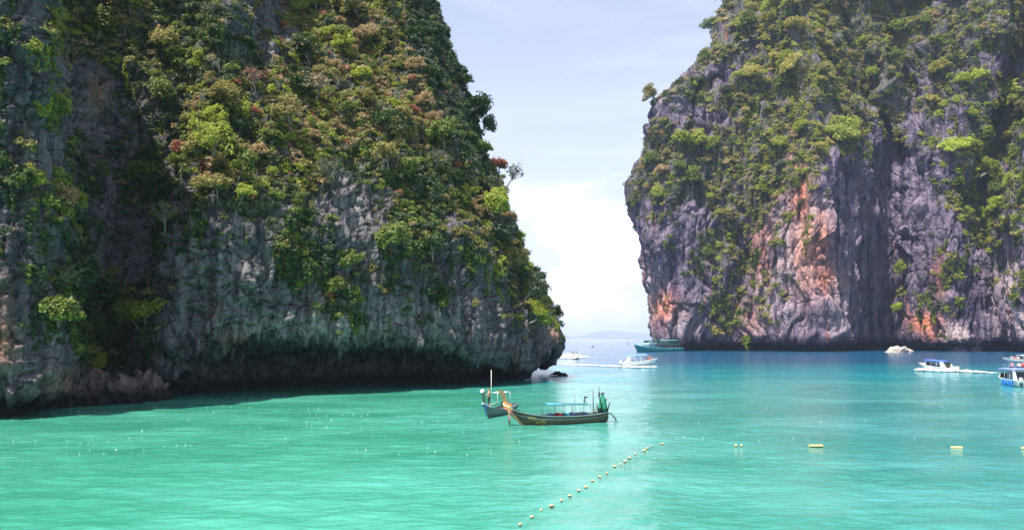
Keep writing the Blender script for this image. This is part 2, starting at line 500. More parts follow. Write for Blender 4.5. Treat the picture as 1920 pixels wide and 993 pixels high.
# ---- near cliff on the left
LC = [dict(u=-900, Y=60, l1=2, l2=4, l3=6, lip=3.0, notch=3.0, top=66, w=.15),
      dict(u=-300, Y=68, l1=2, l2=4, l3=6, lip=3.0, notch=3.0, top=66, w=.3),
      dict(u=-70, Y=69, l1=1, l2=5, l3=7, lip=3.2, notch=3.0, top=66, w=1),
      dict(u=50, Y=71, l1=1, l2=5, l3=7, lip=3.2, notch=3.0, top=66, w=1),
      dict(u=104, Y=77, l1=2, l2=7, l3=9, lip=3.0, notch=2.0, top=68, w=1),
      dict(u=120, Y=88, l1=4, l2=9, l3=12, lip=2.0, notch=.5, top=72, w=.8),
      dict(u=190, Y=96, l1=8, l2=14, l3=16, lip=1.5, notch=.3, top=74, w=1),
      dict(u=280, Y=97, l1=10, l2=17, l3=20, lip=1.5, notch=.6, top=76, w=1),
      dict(u=325, Y=93, l1=6, l2=20, l3=24, lip=6.4, notch=12, top=86, w=1),
      dict(u=450, Y=95, l1=-3, l2=31, l3=40, lip=8.2, notch=17, top=84, w=1),
      dict(u=650, Y=103, l1=-2, l2=31, l3=42, lip=8.0, notch=18, top=82, w=1),
      dict(u=840, Y=113, l1=2, l2=28, l3=40, lip=7.4, notch=16, top=80, w=1),
      dict(u=930, Y=120, l1=10, l2=22, l3=26, lip=5.4, notch=10, top=80, w=1),
      dict(u=996, Y=130, l1=14, l2=21, l3=19, lip=3.6, notch=5, top=80, w=1.2),
      dict(u=1036, Y=141, l1=22, l2=22, l3=18, lip=6.6, notch=5, top=80, w=1.2),
      dict(u=1028, Y=156, l1=20, l2=21, l3=18, lip=3.0, notch=6, top=80, w=.8),
      dict(u=960, Y=185, l1=14, l2=20, l3=24, lip=3, notch=5, top=80, w=.3),
      dict(u=760, Y=225, l1=10, l2=20, l3=24, lip=3, notch=4, top=80, w=.15)]
def lnodes(p):
    tn = lambda a: np.tan(np.radians(a))
    lip, no = p['lip'], p['notch']
    o1 = -(20 - lip) * tn(p['l1']); o2 = o1 - 22 * tn(p['l2']); o3 = o2 - (p['top'] - 42) * tn(p['l3'])
    return [(-no * .9, -3 + 0 * lip), (-no, lip * .35), (-no * .8, lip * .8), (-no * .18, lip * .98), (0 * lip, lip), (.25 + 0 * lip, lip + 1.2), (o1, 20 + 0 * lip), (o2, 42 + 0 * lip), (o3, p['top']), (o3 - 40, p['top'] + 3)]
P = cliff_grid(LC, lnodes, (14, 12, 14, 12, 14, 95, 125, 130, 8), 860, 181)
# wander of the overhang's lip, with hanging teeth
N0 = grid_normals(P)
nr, nc = P.shape[:2]
nearlip = np.exp(-((np.arange(nr) - 54) / 13.0) ** 2)[:, None]
P[..., 2] += nearlip * (fbm(P * .16, 5, 3) * 1.1 - 1.5 * np.clip(ridged(P * np.array([.5, .5, .02]), 8, 2) - .55, 0, 1) * 2.2)
lo = sstep(-1.0, 3.0, P[..., 2])
S = lambda a, b, cc: P * np.array([a, b, cc])
warp = np.stack([fbm(P * .12, 41, 2), fbm(P * .12, 43, 2), fbm(P * .12, 47, 2)], -1)
Pw = P + warp * 2.4
d = 2.3 * (ridged(Pw * np.array([.085, .085, .022]), 1, 3) - .3)
d += 1.0 * fbm(Pw * np.array([.16, .16, .09]), 2, 4)
d += .85 * (ridged(Pw * np.array([.36, .36, .045]), 3, 3) - .3) + .42 * (ridged(P * np.array([1.1, 1.1, .10]), 13, 2) - .3)
f1, f2, idr = worley(Pw * np.array([.60, .60, .26]), 4)
d += (idr - .5) * .85 - .45 * (1 - sstep(0, .12, f2 - f1))
f1b, f2b, idb = worley(P * np.array([1.5, 1.5, .9]), 6)
d += (idb - .5) * .28 - .14 * (1 - sstep(0, .12, f2b - f1b))
zz = Pw[..., 2] + .25 * Pw[..., 0] * .5
saw = (zz / 1.7) % 1.0
d += .5 * (saw - .5) * sstep(0, .12, saw) * sstep(-.3, .3, fbm(P * .11, 19, 2) + .1)
d += .16 * fbm(P * 1.6, 7, 3)
d *= (.35 + .65 * lo)
P = P + N0 * d[..., None]
lveg = vmap(["358999832799874000", "335999842589985000", "341599953588998200", "341159887788975400", "341037999889885550",
             "342256899878986665", "343365689953898776", "355155478810689887", "356016535810677888", "355105102810656689",
             "237322010775553488", "248730020354341278", "238850000011010023", "027730000000000000", "000000000000000000"], 0, 60, 0, 50)
lstain = blobs([(8, 640, 22, 50, .55), (10, 560, 18, 40, .3), (185, 175, 14, 30, .9), (440, 640, 26, 14, .7), (400, 585, 10, 14, .5), (600, 580, 20, 10, .6),
                (1040, 625, 14, 22, .5), (1000, 610, 12, 12, .4), (150, 720, 60, 26, .5)])
lbleach = blobs([(660, 400, 50, 90, .5), (490, 60, 40, 70, .35), (170, 210, 60, 70, .25), (590, 612, 190, 26, 1.0), (740, 595, 140, 42, .75), (430, 540, 90, 90, .45), (1035, 600, 10, 20, .5),
                 (60, 250, 40, 160, .15)])
M_ROCK_N = rock_material('grey_limestone', (.168, .152, .165), (.044, .042, .054), (.34, .17, .085), (.33, .325, .315), 1.0, (.045, .075, .022))
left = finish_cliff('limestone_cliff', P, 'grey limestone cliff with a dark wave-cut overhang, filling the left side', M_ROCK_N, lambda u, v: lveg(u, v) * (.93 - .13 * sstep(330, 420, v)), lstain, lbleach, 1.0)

# ---- far cliff on the right
RC = [dict(u=1330, Y=760, a1=-4, a2=20, a3=57, h=96, top=270, notch=5, w=.1),
      dict(u=1276, Y=600, a1=-7, a2=20, a3=57, h=96, top=270, notch=5, w=.3),
      dict(u=1243, Y=500, a1=-8, a2=20, a3=57, h=96, top=270, notch=4, w=1),
      dict(u=1252, Y=466, a1=-7, a2=20, a3=57, h=96, top=270, notch=3, w=1),
      dict(u=1275, Y=456, a1=-3, a2=18, a3=50, h=94, top=270, notch=5, w=1),
      dict(u=1340, Y=452, a1=2, a2=14, a3=28, h=92, top=270, notch=7, w=1),
      dict(u=1420, Y=445, a1=3, a2=14, a3=26, h=92, top=270, notch=7, w=1),
      dict(u=1500, Y=436, a1=4, a2=14, a3=24, h=100, top=270, notch=6, w=1),
      dict(u=1562, Y=432, a1=4, a2=12, a3=22, h=100, top=270, notch=5, w=1),
      dict(u=1602, Y=458, a1=-1, a2=5, a3=18, h=110, top=270, notch=7, w=1),
      dict(u=1668, Y=474, a1=-3, a2=3, a3=16, h=115, top=270, notch=8, w=1),
      dict(u=1722, Y=454, a1=1, a2=8, a3=16, h=80, top=270, notch=6, w=1),
      dict(u=1775, Y=430, a1=6, a2=36, a3=18, h=64, top=270, notch=4, w=1),
      dict(u=1845, Y=424, a1=8, a2=36, a3=18, h=66, top=270, notch=4, w=1),
      dict(u=1872, Y=440, a1=6, a2=18, a3=18, h=90, top=270, notch=5, w=1),
      dict(u=1905, Y=412, a1=4, a2=14, a3=18, h=90, top=270, notch=4, w=1),
      dict(u=1990, Y=388, a1=4, a2=12, a3=18, h=90, top=270, notch=4, w=.8),
      dict(u=2150, Y=370, a1=4, a2=12, a3=18, h=90, top=270, notch=4, w=.4),
      dict(u=2500, Y=350, a1=4, a2=12, a3=18, h=90, top=270, notch=4, w=.15)]
def rnodes(p):
    tn = lambda a: np.tan(np.radians(a))
    no, h = p['notch'], p['h']
    o1 = -(h - 8) * tn(p['a1']); o2 = o1 - 60 * tn(p['a2']); o3 = o2 - (p['top'] - h - 60) * tn(p['a3'])
    return [(-no, -6 + 0 * h), (-no, 2.5 + 0 * h), (-.3 * no, 5 + 0 * h), (0 * h, 8 + 0 * h), (o1, h), (o2, h + 60), (o3, p['top']), (o3 - 120, p['top'] + 6)]
P = cliff_grid(RC, rnodes, (8, 8, 10, 130, 95, 90, 8), 800, 31)
uu0 = 960 + FPX * P[..., 0] / P[..., 1]
P[..., 0] += 15 * (np.clip(P[..., 2] - 160, 0, 200) / 40) ** 1.25 * sstep(1600, 1290, uu0)
N0 = grid_normals(P)
nr = P.shape[0]
P[..., 2] += np.exp(-((np.arange(nr) - 22) / 8.0) ** 2)[:, None] * fbm(P * .05, 15, 3) * 3.2
warp = np.stack([fbm(P * .03, 141, 2), fbm(P * .03, 143, 2), fbm(P * .03, 147, 2)], -1)
Pw = P + warp * 9
d = 9.5 * (ridged(Pw * np.array([.020, .020, .0075]), 101, 3) - .3)
d += 5.0 * fbm(Pw * np.array([.034, .034, .018]), 102, 4)
d += 4.4 * (ridged(Pw * np.array([.085, .085, .010]), 103, 3) - .3)
f1, f2, idr = worley(Pw * np.array([.11, .11, .03]), 104)
d += (idr - .5) * 2.4 - 1.2 * (1 - sstep(0, .14, f2 - f1))
f1, f2, idr = worley(Pw * np.array([.30, .30, .05]), 106)
d += (idr - .5) * 1.5 - .7 * (1 - sstep(0, .14, f2 - f1))
d += 1.1 * (ridged(P * np.array([.28, .28, .035]), 105, 2) - .3) + .8 * fbm(P * np.array([.35, .35, .13]), 107, 3)
# spine of the left silhouette stays cleaner
d *= (.35 + .65 * sstep(-1, 9, P[..., 2]))
P = P + N0 * d[..., None]
rveg = vmap(["00378998877888", "00468998876777", "02547898765555", "05347898755556", "15367889554678", "37567876324785", "68766631013874",
             "57777421003863", "23466410012743", "01366310013445", "01266210024224", "02165210144114", "01143110022002", "00000000000000"], 1140, 60, 0, 50)
rstain = blobs([(1512, 470, 34, 70, 1), (1500, 380, 20, 60, .9), (1540, 440, 18, 50, .9), (1242, 575, 26, 28, 1), (1545, 520, 26, 30, .8), (1735, 605, 30, 20, 1), (1750, 628, 22, 18, .8),
                (1430, 470, 24, 60, .7), (1410, 590, 30, 40, .35), (1595, 660, 30, 20, .3), (1490, 330, 30, 40, .6), (1760, 520, 14, 40, .5)])
rbleach = blobs([(1475, 500, 60, 110, .7), (1440, 560, 50, 70, .45), (1575, 570, 24, 60, .7), (1225, 540, 22, 70, .6), (1280, 610, 30, 40, .5), (1795, 635, 36, 24, 1.2), (1900, 560, 40, 110, .6),
                 (1540, 410, 30, 60, .5), (1900, 420, 30, 60, .5), (1250, 150, 30, 50, .45)])
M_ROCK_F = rock_material('lilac_grey_limestone', (.205, .160, .225), (.030, .024, .068), (.62, .20, .10), (.50, .40, .41), 3.6, (.07, .09, .035), .15)  # bluish-violet base colour also carries the indigo of sky-lit shade
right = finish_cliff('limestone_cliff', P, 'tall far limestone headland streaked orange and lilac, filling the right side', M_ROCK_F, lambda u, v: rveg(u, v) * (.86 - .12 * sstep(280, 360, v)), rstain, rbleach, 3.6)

# ================================================================== far hills and the air between
def build_hills():
    t = NT('forested_hills')
    n = t.noise(t.coord((.01, .01, .01)), 1.0, 6)
    t.link(t.mix(t.ramp(n, .35, .65), (.05, .09, .05), (.11, .13, .09)), t.b.inputs['Base Color']); t.b.inputs['Roughness'].default_value = 1
    nx, ny = 260, 40
    X, Y = np.meshgrid(np.linspace(-10200, 12400, nx), np.linspace(18900, 21400, ny))
    crest = np.exp(-((Y - 20000) / 760) ** 2)
    u = 960 + FPX * X / 20000
    prof = 14 + 44 * sstep(1075, 1125, u) + 12 * np.exp(-((u - 1150) / 30) ** 2) - 10 * sstep(1150, 1215, u) + 10 * fbm(np.stack([X / 300, Y / 900, X * 0], -1), 201, 4) \
        + 40 * sstep(1500, 1900, u) + 30 * sstep(900, 500, u)
    Z = 2.75 * crest * prof + 18 * crest * fbm(np.stack([X / 60, Y / 60, X * 0], -1), 203, 4) - 2
    V = np.stack([X, Y, Z], -1).reshape(-1, 3)
    idx = np.arange(nx * ny).reshape(ny, nx)
    F = np.stack([idx[:-1, :-1], idx[:-1, 1:], idx[1:, 1:], idx[1:, :-1]], -1).reshape(-1, 4)
    o = link('hills', npmesh('hills', V, F, t.m, True)); tag(o, 'low hazy hills along the sea horizon', kind='structure')
build_hills()
def build_haze():
    m = bpy.data.materials.new('haze'); m.use_nodes = True
    n, l = m.node_tree.nodes, m.node_tree.links
    n.clear(); o_ = n.new('ShaderNodeOutputMaterial'); v = n.new('ShaderNodeVolumePrincipled')
    v.inputs['Color'].default_value = (.72, .77, 1.0, 1); v.inputs["Density"].default_value = 0.8e-4; v.inputs['Anisotropy'].default_value = .2
    l.new(v.outputs[0], o_.inputs['Volume'])
    b = MB(); b.box((0, 0, 152), (50000, 50000, 334))
    o = b.build('haze', m); tag(o, 'pale sea haze filling the air of the bay', 'haze', kind='stuff')
if HAZE: build_haze()

# ================================================================== VEGETATION
def leaf_material(name, a, b, dead=0.0, trans=.35):
    t = NT(name)
    g = t.n.new('ShaderNodeNewGeometry')
    oi = t.n.new('ShaderNodeObjectInfo')
    rnd = g.outputs['Random Per Island']
    c = t.mix(rnd, a, b)
    c = t.mix(t.ramp(oi.outputs['Random'], 0, 1, 0, .45), c, tuple(x * .55 for x in a))
    if dead: c = t.mix(t.ramp(rnd, 1 - dead, 1 - dead + .02), c, (.22, .13, .06))
    t.link(c, t.b.inputs['Base Color']); t.b.inputs['Roughness'].default_value = .55
    t.b.inputs['Specular IOR Level'].default_value = .3
    tr = t.n.new('ShaderNodeBsdfTranslucent'); t.link(t.mix(.5, c, tuple(min(1, x * 1.6) for x in b)), tr.inputs[0])
    mx = t.n.new('ShaderNodeMixShader'); mx.inputs[0].default_value = trans
    t.l.new(t.b.outputs[0], mx.inputs[1]); t.l.new(tr.outputs[0], mx.inputs[2]); t.l.new(mx.outputs[0], t.out.inputs[0])
    return t.m
LEAF = {
    'dark': leaf_material('dark_green_leaf', (.022, .050, .014), (.050, .095, .022), .04, .25),
    'mid': leaf_material('mid_green_leaf', (.080, .125, .020), (.175, .225, .040), .04),
    'bright': leaf_material('yellow_green_leaf', (.19, .25, .03), (.36, .40, .06), .03, .4),
    'lime': leaf_material('lime_leaf', (.24, .34, .03), (.44, .50, .07), 0, .45),
    'olive': leaf_material('olive_leaf', (.17, .17, .05), (.33, .29, .095), .10),
    'tan': leaf_material('dry_tan_leaf', (.27, .19, .10), (.45, .33, .18), .15),
    'rust': leaf_material('russet_leaf', (.26, .085, .055), (.42, .17, .11), .05),
    'blue': leaf_material('grey_green_leaf', (.055, .085, .050), (.12, .155, .095), .05),
    'gold': leaf_material('golden_grass_leaf', (.25, .24, .05), (.42, .38, .10), .05, .4),
}
M_BARK = paint('pale_bark', (.20, .175, .15), .9, var=.35, scale=3, bump=.4)

def rand_dir(n, r=RNG):
    d = r.normal(size=(n, 3)); return d / np.linalg.norm(d, axis=1)[:, None]
def leaves(C, Nn, size, r=RNG):
    """pointed, folded leaves at C facing Nn -> V, F (two quads sharing a rib would be costly: one kite each)"""
    n = len(C)
    t = rand_dir(n, r); a = np.cross(Nn, t); a /= np.linalg.norm(a, axis=1)[:, None] + 1e-6
    b = np.cross(Nn, a)
    s = (size * r.uniform(.65, 1.35, n))[:, None]
    V = np.stack([C - a * s * .5, C + b * s * .36 - Nn * s * .1, C + a * s * .62 - Nn * s * .06, C - b * s * .36 - Nn * s * .1], 1).reshape(-1, 3)
    F = np.arange(n * 4).reshape(n, 4)
    return V, F
def crown_data(seed, kind):
    r = np.random.default_rng(seed)
    K = dict(dense=26, airy=17, flat=20, weep=16)[kind]
    d = rand_dir(K, r); d[:, 2] = np.where(d[:, 2] < -.35, -d[:, 2], d[:, 2])
    rad = r.uniform(.35, .98, K)[:, None]
    sq = dict(dense=(1, 1, .8), airy=(1.1, 1.1, .85), flat=(1.25, 1.25, .45), weep=(.8, .8, 1.15))[kind]
    cc = d * rad * np.array(sq) * .72 + r.normal(size=(K, 3)) * .07
    cc[:, 2] += 1.0
    Vs, Fs, b = [], [], 0
    for k in range(K):
        n = int(r.uniform(60, 100) if kind != 'airy' else r.uniform(40, 70))
        rr = r.uniform(.20, .36)
        dd = rand_dir(n, r); q = r.uniform(.55, 1.05, n)[:, None]
        C = cc[k] + dd * rr * q * np.array([1.15, 1.15, .8])
        nn = dd * .6 + np.array([0, 0, .65]) + r.normal(size=(n, 3)) * .45
        nn /= np.linalg.norm(nn, axis=1)[:, None]
        V, F = leaves(C, nn, np.full(n, .125), r)
        Vs.append(V); Fs.append(F + b); b += len(V)
    return np.vstack(Vs), np.vstack(Fs), cc
def trunk_mesh(name, seed, cc, bare=0):
    r = random.Random(seed); b = MB()
    mid = Vector((r.uniform(-.12, .12), r.uniform(-.12, .12), .38)); top = Vector((r.uniform(-.15, .15), r.uniform(-.15, .15), .86))
    b.tube([(0, 0, -.25), (0, 0, 0), mid, top], [.075, .065, .05, .032], 7)
    tips = sorted([Vector(c.tolist()) for c in cc], key=lambda q: q.z)
    for c in tips[::2] if not bare else tips:
        s = mid.lerp(top, r.uniform(.1, 1)); j = Vector((r.uniform(-.1, .1), r.uniform(-.1, .1), r.uniform(0, .12)))
        m2 = s.lerp(c, .5) + j
        b.tube([s, m2, c], [.026, .018, .006], 5, False)
        for _ in range(bare):
            e = c + Vector((r.uniform(-.32, .32), r.uniform(-.32, .32), r.uniform(-.05, .35)))
            b.tube([m2.lerp(c, r.uniform(.2, .9)), c.lerp(e, .5) + j * .6, e], [.012, .008, .003], 4, False)
    me = bpy.data.meshes.new(name); me.from_pydata(b.v, [], b.f); me.materials.append(M_BARK)
    me.polygons.foreach_set('use_smooth', [True] * len(me.polygons))
    return me
TREES = []
for i, kd in enumerate(['dense', 'dense', 'airy', 'flat', 'weep', 'dense', 'airy']):
    V, F, cc = crown_data(300 + i, kd)
    me = npmesh('crown', V, F, LEAF['mid'])
    TREES.append((kd, me, trunk_mesh('trunk', 40 + i, cc)))
V, F, cc = crown_data(377, 'airy')
keep = RNG.random(len(F)) < .13
used = np.unique(F[keep]); remap = np.full(len(V), -1); remap[used] = np.arange(len(used))
BARE = ('bare', npmesh('crown', V[used], remap[F[keep]], LEAF['tan']), trunk_mesh('trunk', 99, cc, 4))
# big-leaved sapling
V, F, cc = crown_data(388, 'flat')
rb = np.random.default_rng(5)
n = 520; dd = rand_dir(n, rb); C = dd * rb.uniform(.3, 1, n)[:, None] * np.array([.95, .95, .62]) + np.array([0, 0, 1.0])
nn = dd * .4 + np.array([-.2, -.3, .9]); nn /= np.linalg.norm(nn, axis=1)[:, None]
V2, F2 = leaves(C, nn, np.full(n, .30), rb)
BIGLEAF = ('bigleaf', npmesh('crown', V2, F2, LEAF['lime']), trunk_mesh('trunk', 98, cc))

def plant_tree(kind, proto, loc, n, size, tilt=.35, zs=1.0, rz=None, name='cliff_tree'):
    """a tree rooted on the rock: trunk and crown under one Empty"""
    up = (Vector((0, 0, 1)) + Vector(n) * tilt).normalized()
    q = up.to_track_quat('Z', 'X').to_matrix() @ Matrix.Rotation(random.uniform(0, 6.28) if rz is None else rz, 3, 'Z')
    o = bpy.data.objects.new(name, None); o.empty_display_size = .3; col.objects.link(o)
    o.matrix_world = Matrix.Translation(Vector(loc)) @ q.to_4x4() @ Matrix.Diagonal((size, size, size * zs, 1))
    c = link('crown', proto[1], o); t = link('trunk', proto[2], o)
    c.material_slots[0].link = 'OBJECT'; c.material_slots[0].material = LEAF[kind]
    return o

ADJ = dict(dark='dark green', mid='mid green', bright='yellow-green', lime='lime green', olive='olive', tan='dry tan', rust='russet', blue='grey-green', gold='golden')
def lkind(u, v, r):  # leaf tints: natural variety plus sun and shade put into the colour
    w = dict(dark=3.4, mid=2.0, olive=.7, bright=.2, blue=.6, tan=.15, rust=.04)
    if 470 < u < 860 and v < 280: w = dict(dark=.7, mid=1.6, olive=2.4, bright=1.6, tan=1.8, rust=.35)
    if 350 < u < 620 and 150 < v < 350: w = dict(dark=.7, mid=1.4, olive=1.6, bright=2.2, tan=1.2, rust=.25)
    if 120 < u < 260 and v < 130: w = dict(dark=1, mid=1.5, olive=1.6, bright=1.2, tan=.3)
    if u > 760 and v < 360 and (u - 760) > (v - 60) * .4: w = dict(dark=3, blue=2, mid=.6, rust=.08)  # shaded side of the ridge, its shade carried by darker leaf kinds
    if u > 860 and 330 < v < 620: w = dict(dark=1.2, mid=1.4, olive=1.4, bright=1.2, tan=.6, blue=.6)
    if 60 < u < 125 and v < 400: w = dict(bright=2, olive=1.2, mid=1)  # rim light on this edge imitated with yellow-green leaves
    k = list(w); return r.choices(k, [w[q] for q in k])[0]
def rkind(u, v, r):
    w = dict(olive=2.8, mid=2.2, bright=1.9, blue=1.2, tan=.9, dark=.8, gold=.6, rust=.06)
    if 1390 < u < 1560 and 60 < v < 330: w = dict(olive=2, mid=1.2, bright=2.6, gold=1.6, blue=.6, tan=.6)
    if u > 1720 and v > 140: w = dict(bright=3.6, lime=2.2, mid=1.6, olive=1, gold=.5)
    if u < 1330: w = dict(olive=1.8, mid=2.0, blue=2.4, dark=1.8, tan=.9, bright=.5, rust=.1)
    k = list(w); return r.choices(k, [w[q] for q in k])[0]
def lzone(u, v):
    if u < 115: return 'on the leftmost buttress'
    if u < 310: return 'in the left cleft' if v > 380 else 'above the left cleft'
    if u > 860: return 'near the near cliff end'
    return 'high on the near cliff' if v < 180 else 'midway up the near cliff' if v < 400 else 'low on the near cliff'
def rzone(u, v):
    a = 'left part' if u < 1400 else 'middle' if u < 1650 else 'right part'
    return ('top' if v < 140 else 'upper' if v < 300 else 'lower') + f' {a} of far cliff'
def scatter(c, count, smin, smax, kindf, seed, zonef, group, sizebig, extra=1.0):
    r = np.random.default_rng(seed); pr = random.Random(seed)
    inframe = (c.u > -40) & (c.u < 1960) & (c.v > -60) & (c.v < 740)
    tint = sstep(.25, .6, c.veg) * c.vmask
    edge = c.N[..., 2] > -.35
    w = (c.area / c.dep ** 2 * tint * c.vis * inframe * edge * (c.P[..., 2] > 6)).ravel()
    cand = r.choice(len(w), size=count * 14, replace=False, p=w / w.sum())
    P, N = c.P.reshape(-1, 3), c.N.reshape(-1, 3); U, Vv = c.u.ravel(), c.v.ravel()
    got = []
    for k in cand:
        if len(got) >= count: break
        s = smin + (smax - smin) * r.random() ** 2.2
        if any(abs(U[k] - g[0]) < (s + g[2]) * sizebig and abs(Vv[k] - g[1]) < (s + g[2]) * sizebig * .8 for g in got): continue
        got.append((U[k], Vv[k], s, k))
    for (u, v, s, k) in got:
        kd = kindf(u, v, pr)
        pt = pr.choices(TREES + [BARE], [1.0, 1.0, 1.3, .9, .7, 1.0, 1.3, 1.3 if kd in ('tan', 'olive', 'rust') else .35])[0]
        p = Vector(P[k].tolist()) - Vector(N[k].tolist()) * .15 * s
        nm = dict(dense='round_tree', airy='open_tree', flat='flat_topped_tree', weep='narrow_tree', bare='bare_tree')[pt[0]]
        o = plant_tree(kd, pt, p, N[k].tolist(), s, pr.uniform(.25, .9), pr.uniform(.8, 1.2), name=nm)
        f = (s - smin) / (smax - smin)
        big = 'small ' if f < .15 else 'large ' if f > .55 else ''
        shape = dict(dense='round', airy='open', flat='flat', weep='narrow', bare='bare')[pt[0]]
        tag(o, f'{big}{shape} {ADJ[kd]} tree {zonef(u, v)}', 'tree', group)
    return got
GL = scatter(left, 250, .8, 3.3, lkind, 21, lzone, 'trees on the near left cliff', 5.2)
GR = scatter(right, 285, 1.8, 8.8, rkind, 22, (lambda u, v: 'on ' + rzone(u, v)), 'trees on the far right cliff', 1.15)

# trees one can pick out singly
def single(c, u, v, kind, proto, size, label, tilt=.4, zs=1.0, rz=0.0, push=0.0, name='cliff_tree'):
    p, n = surf_at(c, u, v)
    o = plant_tree(kind, proto, p + n * push, n, size, tilt, zs, rz, name)
    tag(o, label, 'tree'); return o
single(left, 232, 672, 'lime', BIGLEAF, 1.35, 'glowing lime-green big-leaved sapling low above the dark boulders', .9, 1.0, .4, 2.2)
single(left, 128, 400, 'bright', TREES[0], 1.55, 'round yellow-green bush beside the leftmost rock buttress', .5)
single(left, 447, 385, 'bright', TREES[2], 1.7, 'yellow-green tree lit above the cliff face, below the tangle of bare branches', .6)
single(left, 945, 318, 'rust', TREES[3], 2.5, 'russet-leaved tree on the skyline of the near cliff', .35, .9, 0.0, -.8)
single(left, 972, 352, 'dark', BARE, 2.9, 'leafless crooked tree standing out against the sky on the near cliff', .55, 1.1)
single(left, 1004, 548, 'dark', TREES[2], 2.6, 'dark leaning tree reaching out over the sea from the cliff end', 1.3, 1.1)
single(left, 990, 606, 'bright', TREES[3], 2.9, 'broad sunlit yellow-green tree just above the rock nose', .9, .9)
single(left, 1030, 596, 'dark', TREES[4], 1.9, 'small dark shrub hanging at the rock nose, lowest on the skyline', 1.0)
single(left, 960, 505, 'olive', TREES[0], 2.4, 'olive bushy tree lit from above near the cliff end', .8)
single(left, 400, 300, 'bright', TREES[6], 2.9, 'open yellow-green tree with pale branches in the middle of the near cliff', .7)
single(left, 540, 250, 'olive', TREES[2], 3.2, 'broad pale olive tree with grey branches above the grey rock rib', .8)
single(left, 590, 195, 'tan', BARE, 3.0, 'bare tree with white tangled branches high on the near cliff', .8)
single(left, 480, 185, 'rust', BARE, 2.6, 'leafless pinkish tree beside the white tangled branches', .8)
single(left, 655, 110, 'bright', TREES[1], 2.6, 'bright green domed tree high among tan trees on the near cliff', .8)
single(left, 375, 150, 'bright', TREES[4], 1.7, 'slender yellow-green tree rising out of dark growth', .4, 1.3)
single(left, 100, 640, 'mid', TREES[1], 2.6, 'mid green bush in the cleft right of the leftmost buttress', .5)
single(left, 195, 600, 'dark', TREES[0], 3.2, 'large dark green tree filling the cleft above the boulders', .6)
single(left, 130, 570, 'dark', TREES[5], 3.0, 'dark green tree in the cleft beside the leftmost buttress', .5)
single(left, 265, 620, 'mid', TREES[5], 2.4, 'mid green tree at the right side of the cleft above the boulders', .6)
single(right, 1490, 130, 'gold', TREES[3], 8.5, 'golden grassy shrub patch high on the far cliff', .9, .6)
single(right, 1455, 118, 'gold', TREES[3], 7.0, 'smaller golden shrub left of the golden patch on the far cliff', .9, .6)
single(right, 1412, 70, 'mid', TREES[0], 8.5, 'dark rounded tree at the top of the far cliff left of the golden patch', .5, 1.2)
single(right, 1575, 262, 'bright', TREES[3], 11.0, 'wide yellow-green canopy on a ledge mid-height of the far cliff', .9, .7)
single(right, 1822, 345, 'bright', TREES[1], 11.0, 'large yellow-green tree mass on the right shoulder of the far cliff', .9)
single(right, 1790, 290, 'lime', TREES[3], 10.0, 'bright lime slope shrub on the right shoulder of the far cliff', 1.0, .6)
single(right, 1880, 205, 'bright', TREES[1], 12.0, 'broad bright green tree at the upper right edge of the far cliff', .8)
single(right, 1702, 520, 'bright', TREES[4], 6.0, 'bright green shrub low in the dark recess of the far cliff', .8)
single(right, 1695, 590, 'lime', TREES[5], 5.0, 'lime shrub lowest beside the dark recess of the far cliff', .8)

# undergrowth: creepers, ferns and small shrubs too many to count
hidden = bpy.data.collections.new('undergrowth_clumps')
def clump_mesh(seed, kind, hang=False):
    r = np.random.default_rng(seed); n = 74
    d = rand_dir(n, r); d[:, 2] = np.abs(d[:, 2]) * .9
    C = d * r.uniform(.35, 1.0, n)[:, None] * np.array([1, 1, .75])
    if hang:                     # creeper hanging down the rock in a ragged tongue
        C = np.stack([r.normal(0, .26, n), r.normal(0, .14, n) + .15, .35 - 2.6 * r.random(n) ** 1.3], -1)
        C[:, 0] *= 1 - .25 * np.clip(-C[:, 2], 0, 2.6)
        d = np.stack([r.normal(0, .4, n), -.2 + np.ones(n), r.normal(.2, .3, n)], -1)
    nn = d * .7 + r.normal(size=(n, 3)) * .4 + np.array([0, 0, .3]); nn /= np.linalg.norm(nn, axis=1)[:, None]
    V, F = leaves(C, nn, np.full(n, .34), r)
    o = bpy.data.objects.new('clump', npmesh('clump', V, F, LEAF[kind])); return o
